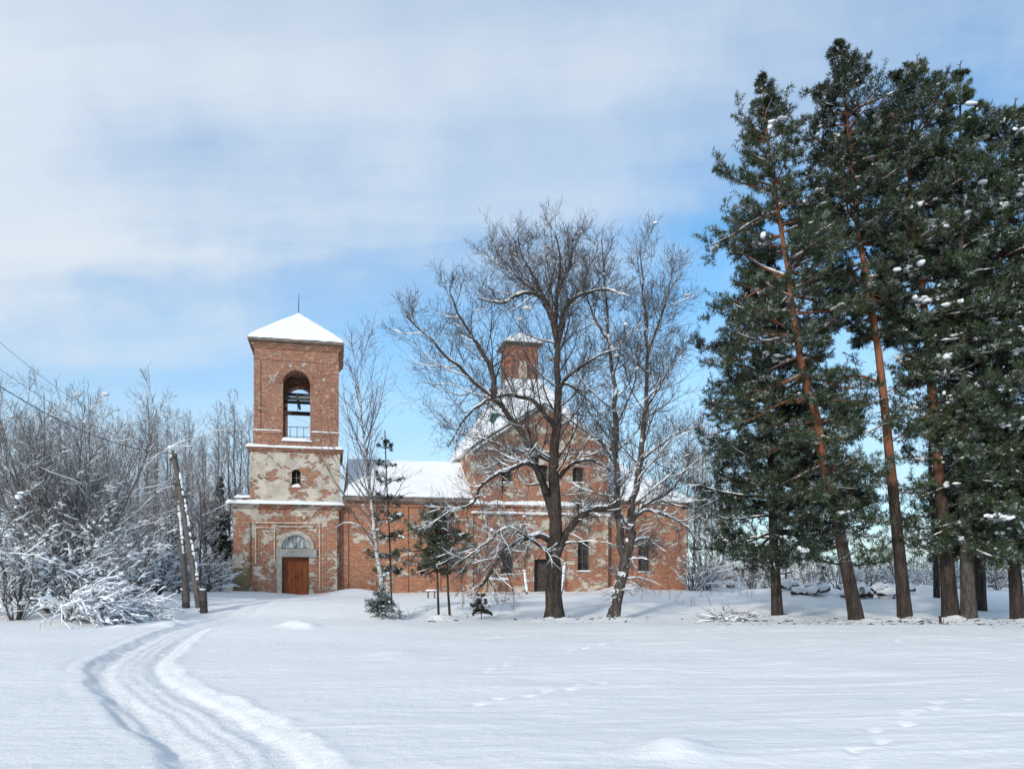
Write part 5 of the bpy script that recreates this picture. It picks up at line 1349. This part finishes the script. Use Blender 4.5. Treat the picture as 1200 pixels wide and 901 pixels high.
# brush pile, stump
def brush(px, d, w, h, n_, seed, label, name='brush_pile'):
    rg = np.random.default_rng(seed); c = gpt(px, d); st = c + np.stack([rg.normal(0, w * .28, n_), rg.normal(0, w * .2, n_), np.abs(rg.normal(0, h * .35, n_)) + .02], axis=1)
    az_ = rg.random(n_) * 6.28; ln = rg.uniform(.25, .6, n_) * w; D = np.stack([np.cos(az_), np.sin(az_) * .7, rg.normal(0.1, .22, n_)], axis=1); pts = [st]; q = st
    for j in range(6): D = D + rg.normal(0, .15, D.shape); D[:, 2] -= .05; D /= np.linalg.norm(D, axis=1, keepdims=True); q = q + D * (ln / 6)[:, None]; pts.append(q)
    Pp = np.stack(pts, axis=1); Rp = rg.uniform(.006, .02, (n_, 1)) * np.linspace(1, .35, 7)[None]
    A = Acc(); tubes(A, Pp, Rp, 4); Q_, RQ = sprout(Pp, Rp, 4, rg, ang=40, lf=.5, npts=4, wander=.15, up=0, rf=.6, rmin=.004); tubes(A, Q_, RQ, 3)
    S_ = Acc(); snow_on(S_, Pp, Rp, rg, .9, .012, 4, .5); blobs(S_, st[:n_ // 5] - (0, 0, .03), rg.uniform(.05, .13, n_ // 5), rg, .5)
    r_ = empty(name, tuple(c)); tag(r_, label, 'brush'); A.build('twigs', M_TWIG, r_, False, c); S_.build('snow', M_SNOW, r_, True, c)
brush(853, 27.5, 1.7, .35, 70, 71, 'loose pile of dark cut twigs on the snow left of the first pine')
# stump
c0 = gpt(1102, 25.6); a = Acc(); poly_tube(a, [c0 - (0, 0, .2), c0 + (0, 0, .1), c0 + (-.02, 0, .26), c0 + (-.025, 0, .27)], [.05, .045, .04, .001], 9); b = Acc(); poly_tube(b, [c0 + (.06, 0, -.1), c0 + (.10, 0, .12), c0 + (.13, 0, .24)], [.012, .01, .006], 5)
simple('stump', 'tiny dark stump with a twig beside it below the pines', 'stump', c0, [('wood', a, M_BARK_L, True), ('shoot', b, M_BARK_L, True)])
# far post with crossbar and snow capped block on the bank
d0 = 44.0; c0 = gpt(921, d0); a = Acc(); a.beam(tuple(c0 - (0, 0, .3)), tuple(c0 + (0, 0, 1.35)), .10); a.beam(tuple(c0 + (-.55, 0, 1.1)), tuple(c0 + (.35, 0, 1.18)), .09); b = Acc(); blobs(b, np.array([c0 + (-.1, 0, 1.2), c0 + (-.45, 0, 1.16)]), np.array([.12, .1]), rng, .5)
simple('cross_post', 'dark wooden post with crossbar standing on the snow bank behind the first pine', 'post', c0, [('post', a, M_WOOD, False), ('snow', b, M_SNOW, True)])
d0 = 38.5; c0 = gpt(931, d0) + (0, 0, 0); a = Acc(); a.box(c0[0] - .15, c0[0] + .15, d0 - .15, d0 + .15, c0[2] - .3, c0[2] + .30); b = Acc(); blobs(b, np.array([c0 + (0, 0, .34)]), np.array([.24]), rng, .5)
simple('block', 'small dark block with a snow cap on the bank between two pines', 'block', c0, [('block', a, M_DARK, False), ('snow', b, M_SNOW, True)])
# log pile under snow
def logs(px, d, n_, seed, label):
    rg = np.random.default_rng(seed); c = gpt(px, d); r_ = empty('log', (0, 0, 0))
    bpy.data.objects.remove(r_)
    for k in range(n_):
        cx_, cy_ = c[0] + rg.normal(0, 1.15), d + rg.normal(0, .5); zz_ = gz(cx_, cy_) + rg.uniform(-.02, .22); az_ = rg.normal(0, .8); L_ = rg.uniform(.5, 1.2); r0_ = rg.uniform(.06, .13)
        v = np.array([math.cos(az_), math.sin(az_), rg.normal(0, .16)]); b0_ = np.array([cx_, cy_, zz_]); ln_ = np.stack([b0_ + v * L_ * t for t in np.linspace(-.5, .5, 6)])
        A = Acc(); tubes(A, ln_[None], np.full((1, 6), r0_), 9, True); S_ = Acc(); snow_on(S_, ln_[None], np.full((1, 6), r0_), rg, 1.1, .07, 8, 1.0, .2, .2); blobs(S_, ln_[[1, 4]] + np.array([0, 0, r0_ + .03]), rg.uniform(.10, .2, 2), rg, .5)
        e = empty('log', tuple(b0_)); tag(e, label, 'log', 'snow covered logs on the bank'); A.build('wood', M_BARK_L, e, True, b0_); S_.build('snow', M_SNOW, e, True, b0_)
logs(1018, 37, 20, 81, 'felled log in the snowy heap between leaning pine and slim orange pine')
logs(965, 37.5, 7, 82, 'felled log in the snowy heap between first pine and leaning pine')
# dry weed stalks
rngw = np.random.default_rng(5)
def weed(px, d, h, label, seed, nst=3):
    rg = np.random.default_rng(seed); c = gpt(px, d); A = Acc()
    for k in range(nst):
        D = np.array([rg.normal(0, .3), rg.normal(0, .3), 1.0]); D /= np.linalg.norm(D); p = [c + (rg.normal(0, .05), rg.normal(0, .05), -.1)]
        for j in range(7): D = D + rg.normal(0, .08, 3); D /= np.linalg.norm(D); p.append(p[-1] + D * h / 7)
        p = np.array(p); tubes(A, p[None], rad_lin(.006, .003, 8)[None], 4); q, qr = sprout(p[None], rad_lin(.005, .003, 8)[None], 6, rg, t0=.35, ang=40, lf=.28, npts=4, wander=.1, up=.02, rf=.8, rmin=.003); tubes(A, q, qr, 3)
    o = A.build('dry_stalk', M_TWIG, None, False); tag(o, label, 'dry plant')
    return o
k = 0
for px, d, h in ((787, 37, 1.0), (792, 36, .8), (822, 40, .9), (834, 41, 1.0), (845, 40, 1.1), (858, 39, 1.0), (867, 38, .9), (878, 37, .8), (812, 33, .5), (797, 33, .4)):
    o = weed(px, d, h, 'thin dry stalk poking through the snow between the church and the pines', 600 + k); o['group'] = 'dry stalks left of the pines'; k += 1
for px, d, h in ((470, 31, .5), (483, 30, .45), (500, 31, .3), (548, 29, .35), (666, 29, .35), (759, 27.4, .3), (480, 29, .25), (622, 27.5, .12)):
    o = weed(px, d, h, 'short dry stalk in the snow around the linden and birch trunks', 650 + k, 2); o['group'] = 'dry stalks around the lindens'; k += 1
for j in range(26):
    px = rngw.uniform(835, 1190); d = rngw.uniform(25.5, 29)
    o = weed(px, d, rngw.uniform(.06, .28), 'tiny dry sprig sticking from the shaded snow under the pines', 700 + j, 1); o['group'] = 'dry sprigs under the pines'

# bark flakes, cones and needles scattered on the snow under the trees
def litter():
    rg = np.random.default_rng(12); cs = []
    for px, d, n_, w in ((650, 28, 60, 1.2), (722, 28.3, 40, 1.0), (911, 29, 130, 2.2), (1004, 27, 150, 2.2), (1061, 27, 150, 2.2), (1115, 26.6, 150, 2.2), (1180, 26.6, 170, 2.4), (515, 28.4, 40, .9), (880, 26.5, 120, 2.2)):
        x = (px - 600) * d / 900 + rg.normal(0, w * .6, n_); y = d + rg.normal(-.4, w * .55, n_); cs.append(np.stack([x, y, ground_z(x, y) + .004], axis=1))
    c = np.concatenate(cs); n_ = len(c); a_ = rg.random(n_) * 6.28; l_ = rg.uniform(.012, .05, n_) * (1 + 2 * (rg.random(n_) < .12)); A = Acc()
    v = np.stack([np.cos(a_), np.sin(a_), rg.normal(.1, .25, n_)], axis=1) * l_[:, None]
    tubes(A, np.stack([c - v, c + v * .1, c + v], axis=1), np.stack([l_ * .16, l_ * .26, l_ * .10], axis=1), 4)
    o = A.build('needle_litter', M_BARK_L, None, False); tag(o, 'dark bark flakes and needles scattered on the snow under the pines and lindens', 'litter', kind='stuff')
litter()
